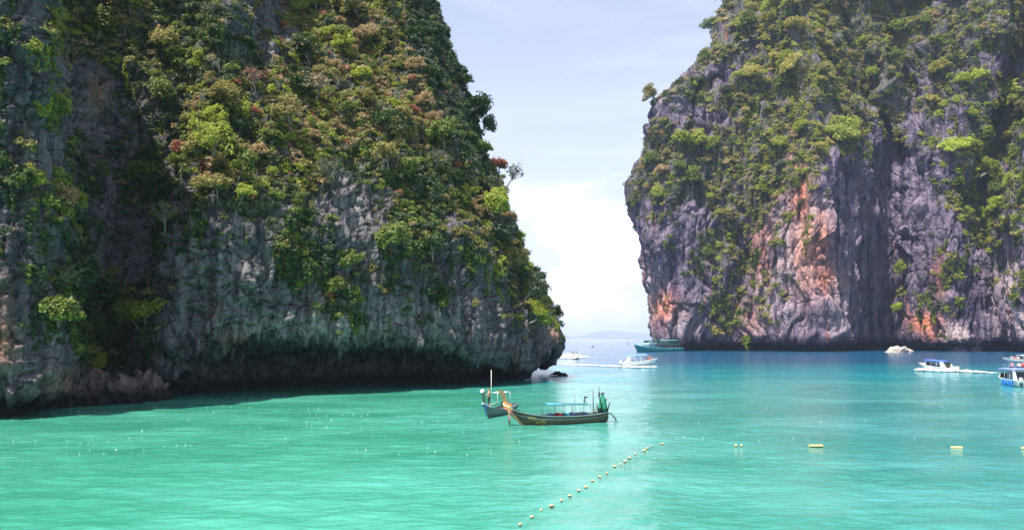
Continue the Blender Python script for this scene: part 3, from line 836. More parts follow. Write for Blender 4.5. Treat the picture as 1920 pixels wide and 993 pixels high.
def undergrowth(c, name, label, count, smin, smax, weights, seed, kindf):
    r = np.random.default_rng(seed); pr = random.Random(seed)
    inframe = (c.u > -60) & (c.u < 1980) & (c.v > -80) & (c.v < 745)
    nz = sstep(-.5, .25, fbm(c.P * (.25 / smax), seed, 3))
    w = (c.area / c.dep * c.vmask ** 1.5 * (.25 + .75 * nz) * c.vis * inframe * (c.P[..., 2] > 3)).ravel()
    spars = (c.area / c.dep * (1 - c.vmask) * sstep(.08, .30, c.veg) * c.vis * inframe * (c.P[..., 2] > 6) * sstep(.1, .5, fbm(c.P * (.5 / smax), seed + 5, 3))).ravel()
    w = w / w.sum() * .90 + spars / max(spars.sum(), 1e-9) * .10
    k = r.choice(len(w), size=count, replace=False, p=w)
    P = c.P.reshape(-1, 3)[k]; N = c.N.reshape(-1, 3)[k]; U, Vv = c.u.ravel()[k], c.v.ravel()[k]
    kinds = list(weights)
    me = bpy.data.meshes.new(name); me.vertices.add(count)
    me.vertices.foreach_set('co', np.ascontiguousarray(P - N * .1 * smin, np.float32).ravel())
    up = N * .8 + np.array([0, 0, .75]); up /= np.linalg.norm(up, axis=1)[:, None]
    rx = np.arccos(np.clip(up[:, 2], -1, 1)); rz = np.arctan2(up[:, 0], -up[:, 1])
    rot = np.stack([rx, np.zeros(count), rz], -1)
    hang = (r.random(count) < .3) & (N[:, 2] < .5)
    rot[hang, 0] = 0; rot[hang, 2] = np.arctan2(-N[hang, 0], N[hang, 1])
    size = smin + (smax - smin) * r.random(count) ** 2
    ki = np.array([kinds.index(q) if (q := kindf(a, b, pr)) in kinds else 0 for a, b in zip(U, Vv)])
    ki = ki * 2 + hang
    for nm, ty, arr, ch in (('rot', 'FLOAT_VECTOR', rot, 'vector'), ('size', 'FLOAT', size, 'value'), ('pick', 'INT', ki, 'value')):
        a = me.attributes.new(nm, ty, 'POINT'); a.data.foreach_set(ch, np.ascontiguousarray(arr, np.int32 if ty == 'INT' else np.float32).ravel())
    sub = bpy.data.collections.new(name + '_kinds')
    for i, kd in enumerate(kinds):
        for j in range(2):
            o = clump_mesh(seed * 50 + i * 2 + j, kd, j == 1); o.name = f'{i * 2 + j:03d}_{name}'; sub.objects.link(o)
    ng = bpy.data.node_groups.new(name, 'GeometryNodeTree')
    ng.interface.new_socket('Geometry', in_out='INPUT', socket_type='NodeSocketGeometry')
    ng.interface.new_socket('Geometry', in_out='OUTPUT', socket_type='NodeSocketGeometry')
    gi, go = ng.nodes.new('NodeGroupInput'), ng.nodes.new('NodeGroupOutput')
    ip = ng.nodes.new('GeometryNodeInstanceOnPoints'); ci = ng.nodes.new('GeometryNodeCollectionInfo')
    ci.inputs['Collection'].default_value = sub; ci.inputs['Separate Children'].default_value = True; ci.inputs['Reset Children'].default_value = True
    ip.inputs['Pick Instance'].default_value = True
    def na(nm, ty):
        n = ng.nodes.new('GeometryNodeInputNamedAttribute'); n.data_type = ty; n.inputs['Name'].default_value = nm; return n.outputs['Attribute']
    L = ng.links.new
    L(gi.outputs[0], ip.inputs['Points']); L(ci.outputs[0], ip.inputs['Instance']); L(na('pick', 'INT'), ip.inputs['Instance Index'])
    e2r = ng.nodes.new('FunctionNodeEulerToRotation'); L(na('rot', 'FLOAT_VECTOR'), e2r.inputs[0]); L(e2r.outputs[0], ip.inputs['Rotation'])
    L(na('size', 'FLOAT'), ip.inputs['Scale']); L(ip.outputs[0], go.inputs[0])
    o = link(name, me); md = o.modifiers.new('undergrowth', 'NODES'); md.node_group = ng
    tag(o, label, 'undergrowth', kind='stuff')
undergrowth(left, 'undergrowth', 'dense shrubs and creepers matting the near left cliff', 13000, .28, 1.2, dict(dark=1, mid=1, olive=1, bright=1, tan=1, blue=1, rust=1), 31, lkind)
undergrowth(right, 'undergrowth', 'shrubs and creepers matting the far right cliff', 11000, .8, 3.4, dict(dark=1, mid=1, olive=1, bright=1, tan=1, blue=1, gold=1), 32, rkind)

# ================================================================== ROCKS
def lump(name, loc, size, seed, mat, amp=.35, freq=1.1, rz=0.0):
    bm = bmesh.new(); bmesh.ops.create_icosphere(bm, subdivisions=5, radius=1.0)
    V = np.array([v.co for v in bm.verts], np.float32)
    d = 1 + amp * fbm(V * freq, seed, 5) + amp * .5 * (ridged(V * freq * 2.1, seed + 3, 2) - .3)
    f1, f2, idr = worley(V * freq * 2.2, seed + 5)
    d += (idr - .5) * amp * .35 - .10 * amp * (1 - sstep(0, .15, f2 - f1))
    V = V * d[:, None] * np.array(size)
    for v, c in zip(bm.verts, V): v.co = c.tolist()
    me = bpy.data.meshes.new(name); bm.to_mesh(me); bm.free()
    me.polygons.foreach_set('use_smooth', [True] * len(me.polygons)); me.materials.append(mat)
    o = link(name, me, None, loc); o.rotation_euler = (0, 0, rz); return o
M_BROWNROCK = rock_material('brown_boulder_rock', (.17, .135, .125), (.05, .04, .042), (.3, .16, .1), (.28, .25, .24), .8, (.05, .06, .02))
M_PALEROCK = paint('pale_islet_rock', (.47, .39, .34), .9, var=.35, scale=1.2, bump=.8)  # pale base colour of the rock islet
for (u, v, sx, sy, sz, sd, lab) in (
        (262, 752, 2.2, 1.9, 2.6, 3, 'rough dark boulder standing in the water right of the lime sapling'),
        (205, 757, 2.4, 2.0, 2.3, 9, 'rounded brown boulder at the foot of the cleft below the lime sapling'),
        (150, 760, 2.7, 2.2, 2.8, 14, 'wide brown boulder between the buttress and the rounded boulder'),
        (95, 764, 2.6, 2.1, 3.0, 23, 'dark brown boulder against the leftmost buttress')):
    p = ground(u, v); o = lump('boulder', (p.x, p.y + 1.6, .45), (sx, sy, sz), sd, M_BROWNROCK, .42, 1.2, sd)
    tag(o, lab, 'boulder', 'boulders at the cliff foot')
p = ground(1685, 660); tag(lump('rock_islet', (p.x, p.y, -.4), (5.6, 3.0, 3.0), 31, M_PALEROCK, .45, 1.3), 'pale pointed rock islet in front of the far cliff', 'rock')
p = ground(1048, 704); tag(lump('wave_washed_rock', (p.x, p.y, -.25), (1.5, 1.0, .95), 37, M_BROWNROCK, .4, 1.4), 'small dark rock awash near the end of the near cliff', 'rock')

# hanging stalactites under the overhang (parts of the near cliff)
def stalactite(u, v, h, w, seed):
    p, n = surf_at(left, u, v)
    r = random.Random(seed); b = MB(); secs = []
    for j in range(9):
        t = j / 8; rad = w * (1 - t) ** .7 * (1 + .25 * math.sin(7 * t + seed)) + .03
        secs.append([Vector((p.x + math.cos(a) * rad * (1 + .25 * math.sin(3 * a + seed)) + .12 * w * math.sin(5 * t), p.y + math.sin(a) * rad, p.z + .7 - t * (h + .7))) for a in [k * math.pi / 4 for k in range(8)]])
    b.loft(secs, True, True, True)
    b.build('stalactite', M_ROCK_N, left.o, True)
for i, (u, v, h, w) in enumerate([(449, 662, 2.1, .62), (436, 658, 1.2, .4), (330, 690, 1.6, .6), (556, 664, .9, .35), (596, 664, 1.4, .3), (640, 662, .8, .4), (700, 660, .9, .3),
                                  (772, 660, 1.3, .35), (820, 664, 1.0, .4), (520, 662, .7, .35), (375, 682, 1.2, .5)]):
    stalactite(u, v, h, w, i)

# ================================================================== PEOPLE
def person_mesh(name, pose, skin, top, bottom, hair, shirtless=False):
    if pose == 'stand':      # facing +x, one arm out forward, other hanging
        J = dict(pel=(0, 0, .95), che=(.0, 0, 1.32), nec=(.01, 0, 1.50), hea=(.03, 0, 1.60), crn=(.02, 0, 1.74),
                 shl=(0, .19, 1.42), ell=(.16, .30, 1.22), wrl=(.40, .27, 1.24), hal=(.48, .26, 1.25),
                 shr=(0, -.19, 1.42), elr=(-.05, -.26, 1.14), wrr=(.05, -.25, .90), har=(.08, -.24, .82),
                 hil=(0, .10, .90), knl=(.05, .13, .48), anl=(-.01, .14, .09), fol=(.16, .16, .03),
                 hir=(0, -.10, .90), knr=(.02, -.12, .48), anr=(-.05, -.13, .09), forr=(.12, -.15, .03))
    else:                    # seated, feet forward, seat at z=0
        J = dict(pel=(0, 0, .10), che=(-.03, 0, .45), nec=(-.02, 0, .64), hea=(.0, 0, .74), crn=(-.01, 0, .88),
                 shl=(-.03, .19, .56), ell=(.08, .27, .32), wrl=(.30, .18, .24), hal=(.38, .15, .24),
                 shr=(-.03, -.19, .56), elr=(.08, -.27, .32), wrr=(.30, -.18, .24), har=(.38, -.15, .24),
                 hil=(.02, .10, .08), knl=(.44, .14, .10), anl=(.46, .15, -.34), fol=(.62, .16, -.40),
                 hir=(.02, -.10, .08), knr=(.44, -.14, .10), anr=(.46, -.15, -.34), forr=(.62, -.16, -.40))
    rad = dict(pel=.155, che=.165, nec=.058, hea=.10, crn=.085, shl=.075, ell=.05, wrl=.034, hal=.04, shr=.075, elr=.05, wrr=.034, har=.04,
               hil=.105, knl=.066, anl=.042, fol=.04, hir=.105, knr=.066, anr=.042, forr=.04)
    E = [('pel', 'che'), ('che', 'nec'), ('nec', 'hea'), ('hea', 'crn'), ('che', 'shl'), ('shl', 'ell'), ('ell', 'wrl'), ('wrl', 'hal'), ('che', 'shr'), ('shr', 'elr'), ('elr', 'wrr'), ('wrr', 'har'),
         ('pel', 'hil'), ('hil', 'knl'), ('knl', 'anl'), ('anl', 'fol'), ('pel', 'hir'), ('hir', 'knr'), ('knr', 'anr'), ('anr', 'forr')]
    # fingers and thumb, a nose
    for sd, wr, ha in (('l', 'wrl', 'hal'), ('r', 'wrr', 'har')):
        a, b = Vector(J[wr]), Vector(J[ha]); d = (b - a).normalized(); sdv = d.cross(Vector((0, 0, 1)) if abs(d.z) < .8 else Vector((0, 1, 0))).normalized()
        for k, (w_, ln) in enumerate(((-.03, .07), (-.01, .085), (.01, .08), (.03, .065))):
            J[f'f{sd}{k}'] = tuple(b + sdv * w_ + d * ln); rad[f'f{sd}{k}'] = .009; E.append((ha, f'f{sd}{k}'))
        J[f't{sd}'] = tuple(a.lerp(b, .4) - sdv * .065 + d * .03); rad[f't{sd}'] = .011; E.append((ha, f't{sd}'))
    J['nose'] = tuple(Vector(J['hea']) + Vector((.125, 0, .02))); rad['nose'] = .016; E.append(('hea', 'nose'))
    keys = list(J)
    me = bpy.data.meshes.new(name); me.from_pydata([J[k] for k in keys], [(keys.index(a), keys.index(b)) for a, b in E], [])
    o = bpy.data.objects.new('tmp_body', me); col.objects.link(o)
    md = o.modifiers.new('skin', 'SKIN'); md.use_smooth_shade = True
    if not me.skin_vertices: me.skin_vertices.new() if hasattr(me.skin_vertices, 'new') else None
    sv = me.skin_vertices[0].data
    for i, k in enumerate(keys):
        r_ = rad[k]; sv[i].radius = (r_, r_ * (.72 if k in ('pel', 'che') else 1)); sv[i].use_root = (k == 'pel')
        if k in ('pel', 'che'): sv[i].radius = (r_ * .72, r_)
    sub = o.modifiers.new('sub', 'SUBSURF'); sub.levels = sub.render_levels = 1
    dg = bpy.context.evaluated_depsgraph_get()
    out = bpy.data.meshes.new_from_object(o.evaluated_get(dg)); out.name = name
    bpy.data.objects.remove(o)
    out.materials.clear()
    for m in (skin, top, bottom, hair): out.materials.append(m)
    hz, cz, pz = J['hea'][2], J['nec'][2], J['pel'][2]
    for p in out.polygons:
        c = p.center; mi = 0
        if c.z > hz + .04 and (c.x < J['hea'][0] + .06 or c.z > hz + .12): mi = 3
        elif pose == 'stand' and .50 < c.z < pz + .1 and abs(c.y) < .235: mi = 2
        elif pose != 'stand' and c.z < .2 and c.x < .42 and abs(c.y) < .24 and c.z > -.02: mi = 2
        elif not shirtless and pz + .08 < c.z < cz - .02 and (abs(c.y) < .30 and c.x < .14): mi = 1
        p.material_index = mi; p.use_smooth = True
    return out
SKIN = paint('tanned_skin', (.42, .22, .14), .55, var=.1)
SKIN2 = paint('light_skin', (.62, .38, .28), .55, var=.1)
HAIR = paint('dark_hair', (.02, .015, .012), .6)
CLOTH = {k: paint(k + '_cloth', c, .85, var=.15) for k, c in dict(red=(.55, .06, .06), white=(.75, .74, .72), pink=(.7, .25, .28), navy=(.03, .05, .14), dark=(.03, .04, .045), orange=(.75, .25, .06), green=(.02, .22, .13), teal=(.05, .3, .33), blue=(.05, .16, .5)).items()}
SEAT_P = [person_mesh('person', 'sit', sk, CLOTH[a], CLOTH[b], HAIR) for sk, a, b in ((SKIN2, 'pink', 'navy'), (SKIN, 'white', 'dark'), (SKIN2, 'red', 'dark'), (SKIN, 'navy', 'navy'))]
STAND_P = person_mesh('person', 'stand', SKIN, CLOTH['dark'], CLOTH['dark'], HAIR, True)
def put_person(me, boat, loc, rz, label, group=None, s=1.0):
    o = link('person', me)
    p = boat.matrix_world @ Vector(loc); q = boat.matrix_world.to_quaternion().to_matrix().to_4x4()
    o.matrix_world = Matrix.Translation(p) @ q @ Matrix.Rotation(rz, 4, 'Z') @ Matrix.Scale(s, 4)
    tag(o, label, 'person', group); return o

# ================================================================== BOATS
def place(name, bow, stern, label, group=None, L=None):
    """root Empty on the water; local x runs to the bow. bow/stern are waterline points"""
    b, s = Vector(bow), Vector(stern)
    d = (b - s); rz = math.atan2(d.y, d.x)
    o = empty(name, ((b + s) / 2), rz); tag(o, label, 'boat', group)
    bpy.context.view_layer.update()
    return o, d.length
def hull_sections(L, tab, rake, inset=0.0, floor=None, stern_x=0.0):
    secs = []
    for (s, hb, gz, kz, fl) in tab:
        hb = max(hb - inset, .012); x = (s - .5) * L; rk = rake * max(0, (s - .7) / .3) ** 1.5
        kz2 = kz if floor is None else max(floor, kz + inset)
        pts = []
        for (w, h) in ((1, 1), (.97, .66), (.86 * fl, .36), (.55 * fl, .12), (0, 0), (-.55 * fl, .12), (-.86 * fl, .36), (-.97, .66), (-1, 1)):
            z = kz2 + (gz - kz2) * h
            pts.append(Vector((x - rk * (gz - z) / max(gz - kz, .01), hb * w, z)))
        secs.append(pts)
    return secs
def resample(tab, n):
    a = np.array(tab); s = np.linspace(0, 1, n)
    out = []
    for t in s:
        # smooth interpolation by Catmull-Rom on each column
        i = min(np.searchsorted(a[:, 0], t, 'right') - 1, len(a) - 2)
        f = (t - a[i, 0]) / (a[i + 1, 0] - a[i, 0]); p0, p1, p2, p3 = a[max(i - 1, 0)], a[i], a[i + 1], a[min(i + 2, len(a) - 1)]
        v = .5 * (2 * p1 + (p2 - p0) * f + (2 * p0 - 5 * p1 + 4 * p2 - p3) * f * f + (3 * p1 - p0 - 3 * p2 + p3) * f ** 3)
        v[0] = t; out.append(tuple(v))
    return out
LT = [(0, .50, .78, -.05, 1), (.12, .72, .68, -.18, 1), (.35, .86, .60, -.25, 1), (.6, .80, .64, -.25, .95), (.8, .55, .84, -.2, .85), (.93, .24, 1.12, -.12, .7), (1.0, .05, 1.38, -.1, .6)]
def longtail(root, L, hullmat, innermat, railmat, postmat):
    tab = resample(LT, 26)
    b = MB(); b.loft(hull_sections(L, tab, 1.3), cap0=True)
    h = b.build('hull', hullmat, root, True)
    ib = MB(); ib.loft(hull_sections(L * .985, tab, 1.2, .05, .12)); ib.build('inner_planking', innermat, root, True)
    secs = hull_sections(L, tab, 1.3)
    for side, k in ((1, 0), (-1, -1)):
        g = MB(); g.tube([s[k] + Vector((0, 0, .02)) for s in secs], .055, 6); g.build('gunwale', railmat, root, True)
        g = MB(); g.tube([s[1 if k == 0 else -2] + Vector((0, .02 * side, .08)) for s in secs], .03, 5); g.build('rub_strake', railmat, root, True)
    # rising prow board
    x0 = L / 2
    pr = [(-1.32, -.12, .34, .06), (-.55, .6, .40, .09), (.0, 1.35, .44, .11), (.34, 2.05, .42, .13), (.70, 2.85, .50, .16)]
    ps = []
    for (dx, z, dep, wd) in pr:
        ps.append([Vector((x0 + dx - dep * .45, wd, z - .03)), Vector((x0 + dx + dep * .45, wd * .6, z + .05)), Vector((x0 + dx + dep * .45, -wd * .6, z + .05)), Vector((x0 + dx - dep * .45, -wd, z - .03))])
    p = MB(); p.loft(ps, True, True, True); prow = p.build('prow', postmat, root)
    # thwarts
    for s in (.2, .36, .5, .64, .78):
        row = min(tab, key=lambda q: abs(q[0] - s))
        t = MB(); t.box(((s - .5) * L, 0, row[2] - .22), (.26, row[1] * 1.8, .045)); t.build('thwart', postmat, root, bevel=.008)
    d = MB(); s0 = [t for t in tab if t[0] > .80]
    d.loft([[Vector(((t[0] - .5) * L, t[1] * .9, t[2] - .10)), Vector(((t[0] - .5) * L, -t[1] * .9, t[2] - .10))] for t in s0]); d.build('foredeck', innermat, root)
    return prow, tab
WOOD_A = paint('weathered_brown_wood', (.085, .060, .036), .6, var=.4, scale=2.2, bump=.3)
WOOD_P = paint('tan_prow_wood', (.36, .25, .12), .6, var=.3, scale=3)
WOOD_G = paint('grey_green_hull_paint', (.11, .16, .13), .5, var=.35, scale=2.2)
RAIL_A = paint('faded_teal_paint', (.095, .19, .19), .5, var=.3)
RAIL_B = paint('slate_blue_paint', (.10, .15, .22), .5, var=.3)
INNER = paint('worn_inner_planks', (.20, .17, .13), .8, var=.35)
DARKM = paint('dark_engine_metal', (.03, .032, .036), .4, .6)
POLE = paint('dull_pole_metal', (.12, .13, .14), .45, .4)
BLUEC = paint('teal_blue_canvas', (.05, .24, .34), .8, var=.2)
NAVYC = paint('navy_seat_vinyl', (.03, .08, .16), .5)
WHITE = paint('white_gelcoat', (.80, .80, .79), .25, var=.06, scale=2)
CREAM = paint('cream_gelcoat', (.70, .69, .66), .3, var=.08, scale=2)
GLASSD = paint('dark_tinted_glass', (.015, .018, .022), .08, var=.05)
ROYAL = paint('royal_blue_canvas', (.06, .14, .62), .7, var=.15)
LAV = paint('lavender_blue_canvas', (.20, .24, .68), .7, var=.15)
YELLOWP = paint('faded_yellow_paint', (.55, .47, .14), .6, var=.2)

def tubes(root, name, mat, pairs, r=.02):
    for a, b in pairs:
        m = MB(); m.tube([a, b], r, 6); m.build(name, mat, root, True)
# --- brown long-tail boat in front
A, LA = place('longtail_boat', ground(962, 797), ground(1128, 790), 'brown wooden long-tail boat with garlanded prow, teal awning and yellow lettering')
LA *= 1.1
prowA, tabA = longtail(A, LA, WOOD_A, INNER, RAIL_A, WOOD_P)
# garlands and sashes tied round the prow
def garland(root, x, z, r, sag, mat, seed, name='garland', tail=None):
    rr = random.Random(seed); b = MB(); pts = []
    for k in range(15):
        a = 2 * math.pi * k / 14; pts.append(Vector((x + .34 * math.cos(a) * r, .19 * math.sin(a) * r, z - sag * (.5 - .5 * math.cos(a)) + rr.uniform(-.02, .02))))
    for p in pts[:-1]: b.sphere(p, .075 + rr.uniform(-.01, .015), 7, 5)
    b.tube(pts, .06, 6)
    if tail:
        q = [Vector((x - .05 + .05 * math.sin(3 * t), tail[0], z - t * tail[1])) for t in np.linspace(0, 1, 7)]
        b.tube(q, [.07, .08, .07, .06, .07, .05, .02], 6)
    return b.build(name, mat, root, True)
xA = LA / 2
for (dx, z, r, sag, cl, sd, tl) in ((.02, 1.55, 1.05, .45, 'orange', 1, (.16, .95)), (.08, 1.72, 1.0, .30, 'white', 2, None), (-.02, 1.42, 1.1, .55, 'pink', 3, (.20, 1.1)), (.10, 1.85, .95, .25, 'orange', 4, None), (-.05, 1.35, 1.0, .4, 'dark', 5, (.05, 1.45))):
    garland(prowA, xA + dx, z, r, sag, CLOTH[cl], sd, 'garland', tl)
garland(prowA, xA + .05, 1.62, 1.08, .35, YELLOWP, 8, 'garland', (.22, .8))
# awning: frame of thin posts, canvas only over the forward end
za = 1.72
for s in (.63, .50, .40, .31, .20):
    for sd in (1, -1):
        row = min(tabA, key=lambda q: abs(q[0] - s)); tubes(A, 'awning_post', POLE, [(((s - .5) * LA, sd * row[1] * .93, row[2] - .05), ((s - .5) * LA, sd * row[1] * .86, za - .12 - (.08 if s < .45 else 0)))], .02)
for sd in (1, -1): tubes(A, 'awning_rail', RAIL_A, [((.13 * LA, sd * .70, za - .1), (-.30 * LA, sd * .70, za - .2))], .028)
def curved_roof(root, name, mat, x0, x1, hw, z0, rise, droop=0.0, th=.03, n=10):
    top = []; b = MB()
    for i in range(7):
        x = x0 + (x1 - x0) * i / 6
        zz = z0 - droop * ((i / 6 - .35) * 1.6) ** 2
        up = [Vector((x, hw * math.cos(math.pi * k / n), zz + rise * math.sin(math.pi * k / n))) for k in range(n + 1)]
        b_ = [p - Vector((0, 0, th)) for p in reversed(up)]
        top.append(up + b_)
    b.loft(top, True, True, True); return b.build(name, mat, root, True)
curved_roof(A, 'awning_canvas', BLUEC, .135 * LA, -.03 * LA, .76, za - .1, .12, .12)
curved_roof(A, 'folded_awning_canvas', BLUEC, -.03 * LA, -.30 * LA, .1, za - .16, .06, 0.0)
for i, (s, c) in enumerate(((.58, 'navy'), (.49, 'red'), (.43, 'teal'), (.34, 'navy'), (.28, 'dark'), (.22, 'navy'))):
    b = MB(); b.box(((s - .5) * LA, (-1) ** i * .12, .66), (.42, .95, .36)); b.build('seat_cushion', CLOTH[c], A, bevel=.06)
tubes(A, 'mast', POLE, [((-.34 * LA, .45, .3), (-.34 * LA, .45, 2.75))], .045)
tubes(A, 'mast', POLE, [((-.19 * LA, -.3, .3), (-.19 * LA, -.3, 2.45))], .025)
b = MB(); b.tube([(-.34 * LA, .45, 2.72), (-.28 * LA, .2, 2.5), (-.22 * LA, -.1, 2.2)], .012, 5); b.build('stay_line', POLE, A)
for k in range(5): tubes(A, 'stowed_rod', POLE, [((-.37 * LA - k * .09, .2 - .1 * k, .6), (-.36 * LA - k * .14, .3 - .12 * k, 1.25 + .07 * (k % 3)))], .014)
# engine on its swivel at the stern, under a green tarpaulin
xe = -.47 * LA
e = MB(); e.box((xe, 0, .95), (.75, .48, .42)); e.box((xe - .1, 0, 1.2), (.35, .36, .25)); e.tube([(xe + .1, 0, .55), (xe, 0, .95)], .09, 8)
eng = e.build('engine', DARKM, A, bevel=.03)
rr = random.Random(4); secs = []
for j, (z, r1, r2) in enumerate(((.85, .36, .30), (1.2, .37, .31), (1.6, .30, .26), (1.95, .20, .19), (2.2, .13, .13), (2.32, .04, .04))):
    secs.append([Vector((xe + r1 * (1 + .22 * math.sin(3 * a + j)) * math.cos(a), r2 * (1 + .2 * math.sin(4 * a + 2 * j)) * math.sin(a), z + .05 * math.sin(2 * a + j))) for a in [k * math.pi / 8 for k in range(16)]])
b = MB(); b.loft(secs, True, True, True); b.build('tarpaulin', CLOTH['green'], eng, True)
b = MB(); b.sphere((xe, 0, 2.36), .15, 8, 5, (1.3, 1, .55)); b.build('engine_cap', CLOTH['dark'], eng, True)
tubes(eng, 'tiller_bar', DARKM, [((xe + .2, .25, 1.0), (xe + .48, .35, 2.15)), ((xe - .25, -.2, .9), (xe - .45, -.25, 1.9)), ((xe - .3, .22, .8), (xe - .5, .3, 1.65)), ((xe + .3, -.2, .7), (xe + .45, -.25, 1.5))], .05)
b = MB(); b.tube([(xe - .3, 0, .9), (xe - .9, .1, .45), (xe - 1.35, .15, -.1)], .035, 6); b.build('propeller_shaft', DARKM, eng, True)
b = MB(); b.tube([(xe - .35, .25, .75), (xe - .75, .3, .72), (xe - .98, .3, .35), (xe - 1.0, .3, -.1)], .03, 6); b.build('rudder_guard', DARKM, eng, True)
# painted name on the side that faces the beach: two short faded yellow words, too worn to read
def side_point(tab, L, s, h, rake=1.3):
    sec = hull_sections(L, [min(tab, key=lambda q: abs(q[0] - s))], rake)[0]
    return sec[0].lerp(sec[1], h)
def lettering(root, tab, L, s0, s1, z0, z1, n, seed):
    rr = random.Random(seed); b = MB()
    for k in range(n):
        sa = s0 + (s1 - s0) * (k + .1) / n; sb = s0 + (s1 - s0) * (k + .8) / n
        def pt(fx, fz):
            row = tab; s = sa + (sb - sa) * fx
            i = min(int(s * (len(row) - 1)), len(row) - 2); f = s * (len(row) - 1) - i
            hb = row[i][1] * (1 - f) + row[i + 1][1] * f; gz = row[i][2] * (1 - f) + row[i + 1][2] * f; kz = row[i][3] * (1 - f) + row[i + 1][3] * f
            z = gz - z0 - (z1 - z0) * (1 - fz); hh = (z - kz) / (gz - kz)
            w = 1 - .03 * (1 - hh) / .34 if hh > .66 else .97 - .16 * (.66 - hh) / .3
            rk = 1.3 * max(0, (s - .7) / .3) ** 1.5
            return Vector(((s - .5) * L - rk * (gz - z) / (gz - kz), hb * w + .014, z))
        strokes = rr.choice([[(0, 0), (0, 1), (1, .9), (1, .5), (0, .5)], [(0, 1), (1, 1), (.2, 0), (1, 0)], [(0, 0), (.5, 1), (1, 0), (.8, .4), (.2, .4)], [(1, .9), (0, .8), (0, .2), (1, .1), (1, .5)], [(0, .3), (.2, 1), (.9, .8), (.8, .1), (.3, 0)]])
        b.tube([pt(*q) for q in strokes], .022, 4, False)
    return b.build('lettering', YELLOWP, root)
lettering(A, tabA, LA, .765, .84, .20, .38, 4, 1)
lettering(A, tabA, LA, .66, .765, .30, .62, 5, 2)
lettering(A, tabA, LA, .665, .715, .68, .80, 3, 5)

# --- green-grey long-tail boat behind it
B, LB = place('longtail_boat', ground(906, 785.5), ground(966, 767), 'grey-green long-tail boat with white-tipped prow and white awning, behind the brown one')
B.scale = (.92, .9, .84); bpy.context.view_layer.update()
prowB, tabB = longtail(B, LB, WOOD_G, INNER, RAIL_B, WOOD_G)
xB = LB / 2
b = MB(); b.box((xB + .76, 0, 2.9), (.44, .36, .24), Matrix.Rotation(.5, 3, 'Y')); b.build('white_prow_tip', WHITE, prowB, bevel=.06)
garland(prowB, xB + .02, 1.5, 1.0, .4, CLOTH['blue'], 12, 'sash', (.12, 1.2))
garland(prowB, xB + .08, 1.62, 1.0, .3, CLOTH['white'], 13, 'sash')
za = 2.35
for s in (.59, .38):
    for sd in (1, -1): tubes(B, 'awning_post', CREAM, [(((s - .5) * LB, sd * .68, .5), ((s - .5) * LB, sd * .68, za))], .022)
b = MB(); b.box(((.48 - .5) * LB, 0, za + .03), (.21 * LB, 1.25, .05)); b.build('awning_roof', paint('worn_white_canvas', (.55, .56, .58), .7), B, bevel=.015)
for sd in (1, -1): tubes(B, 'side_rail', CREAM, [((.12 * LB, sd * .7, 1.12), (-.18 * LB, sd * .7, 1.12))], .04)
b = MB(); b.box((-.16 * LB, 0, .95), (.7, .6, .55)); b.box((-.16 * LB, 0, 1.3), (.5, .45, .25)); b.tube([(-.16 * LB, 0, 1.0), (-.16 * LB - .6, 0, .3), (-.16 * LB - 1.6, 0, .1)], .05, 6); b.build('engine', DARKM, B, bevel=.03)
b = MB(); b.box((.30 * LB, -.15, .95), (.4, .4, .32)); b.build('cool_box', CREAM, B, bevel=.04)
tubes(B, 'boat_pole', CREAM, [((.335 * LB, .12, .7), (.345 * LB, .15, 5.0))], .026)
put_person(STAND_P, B, (.375 * LB, .02, .83), -1.1, 'shirtless person in dark shorts standing on the grey-green boat by its pole', s=1.08)

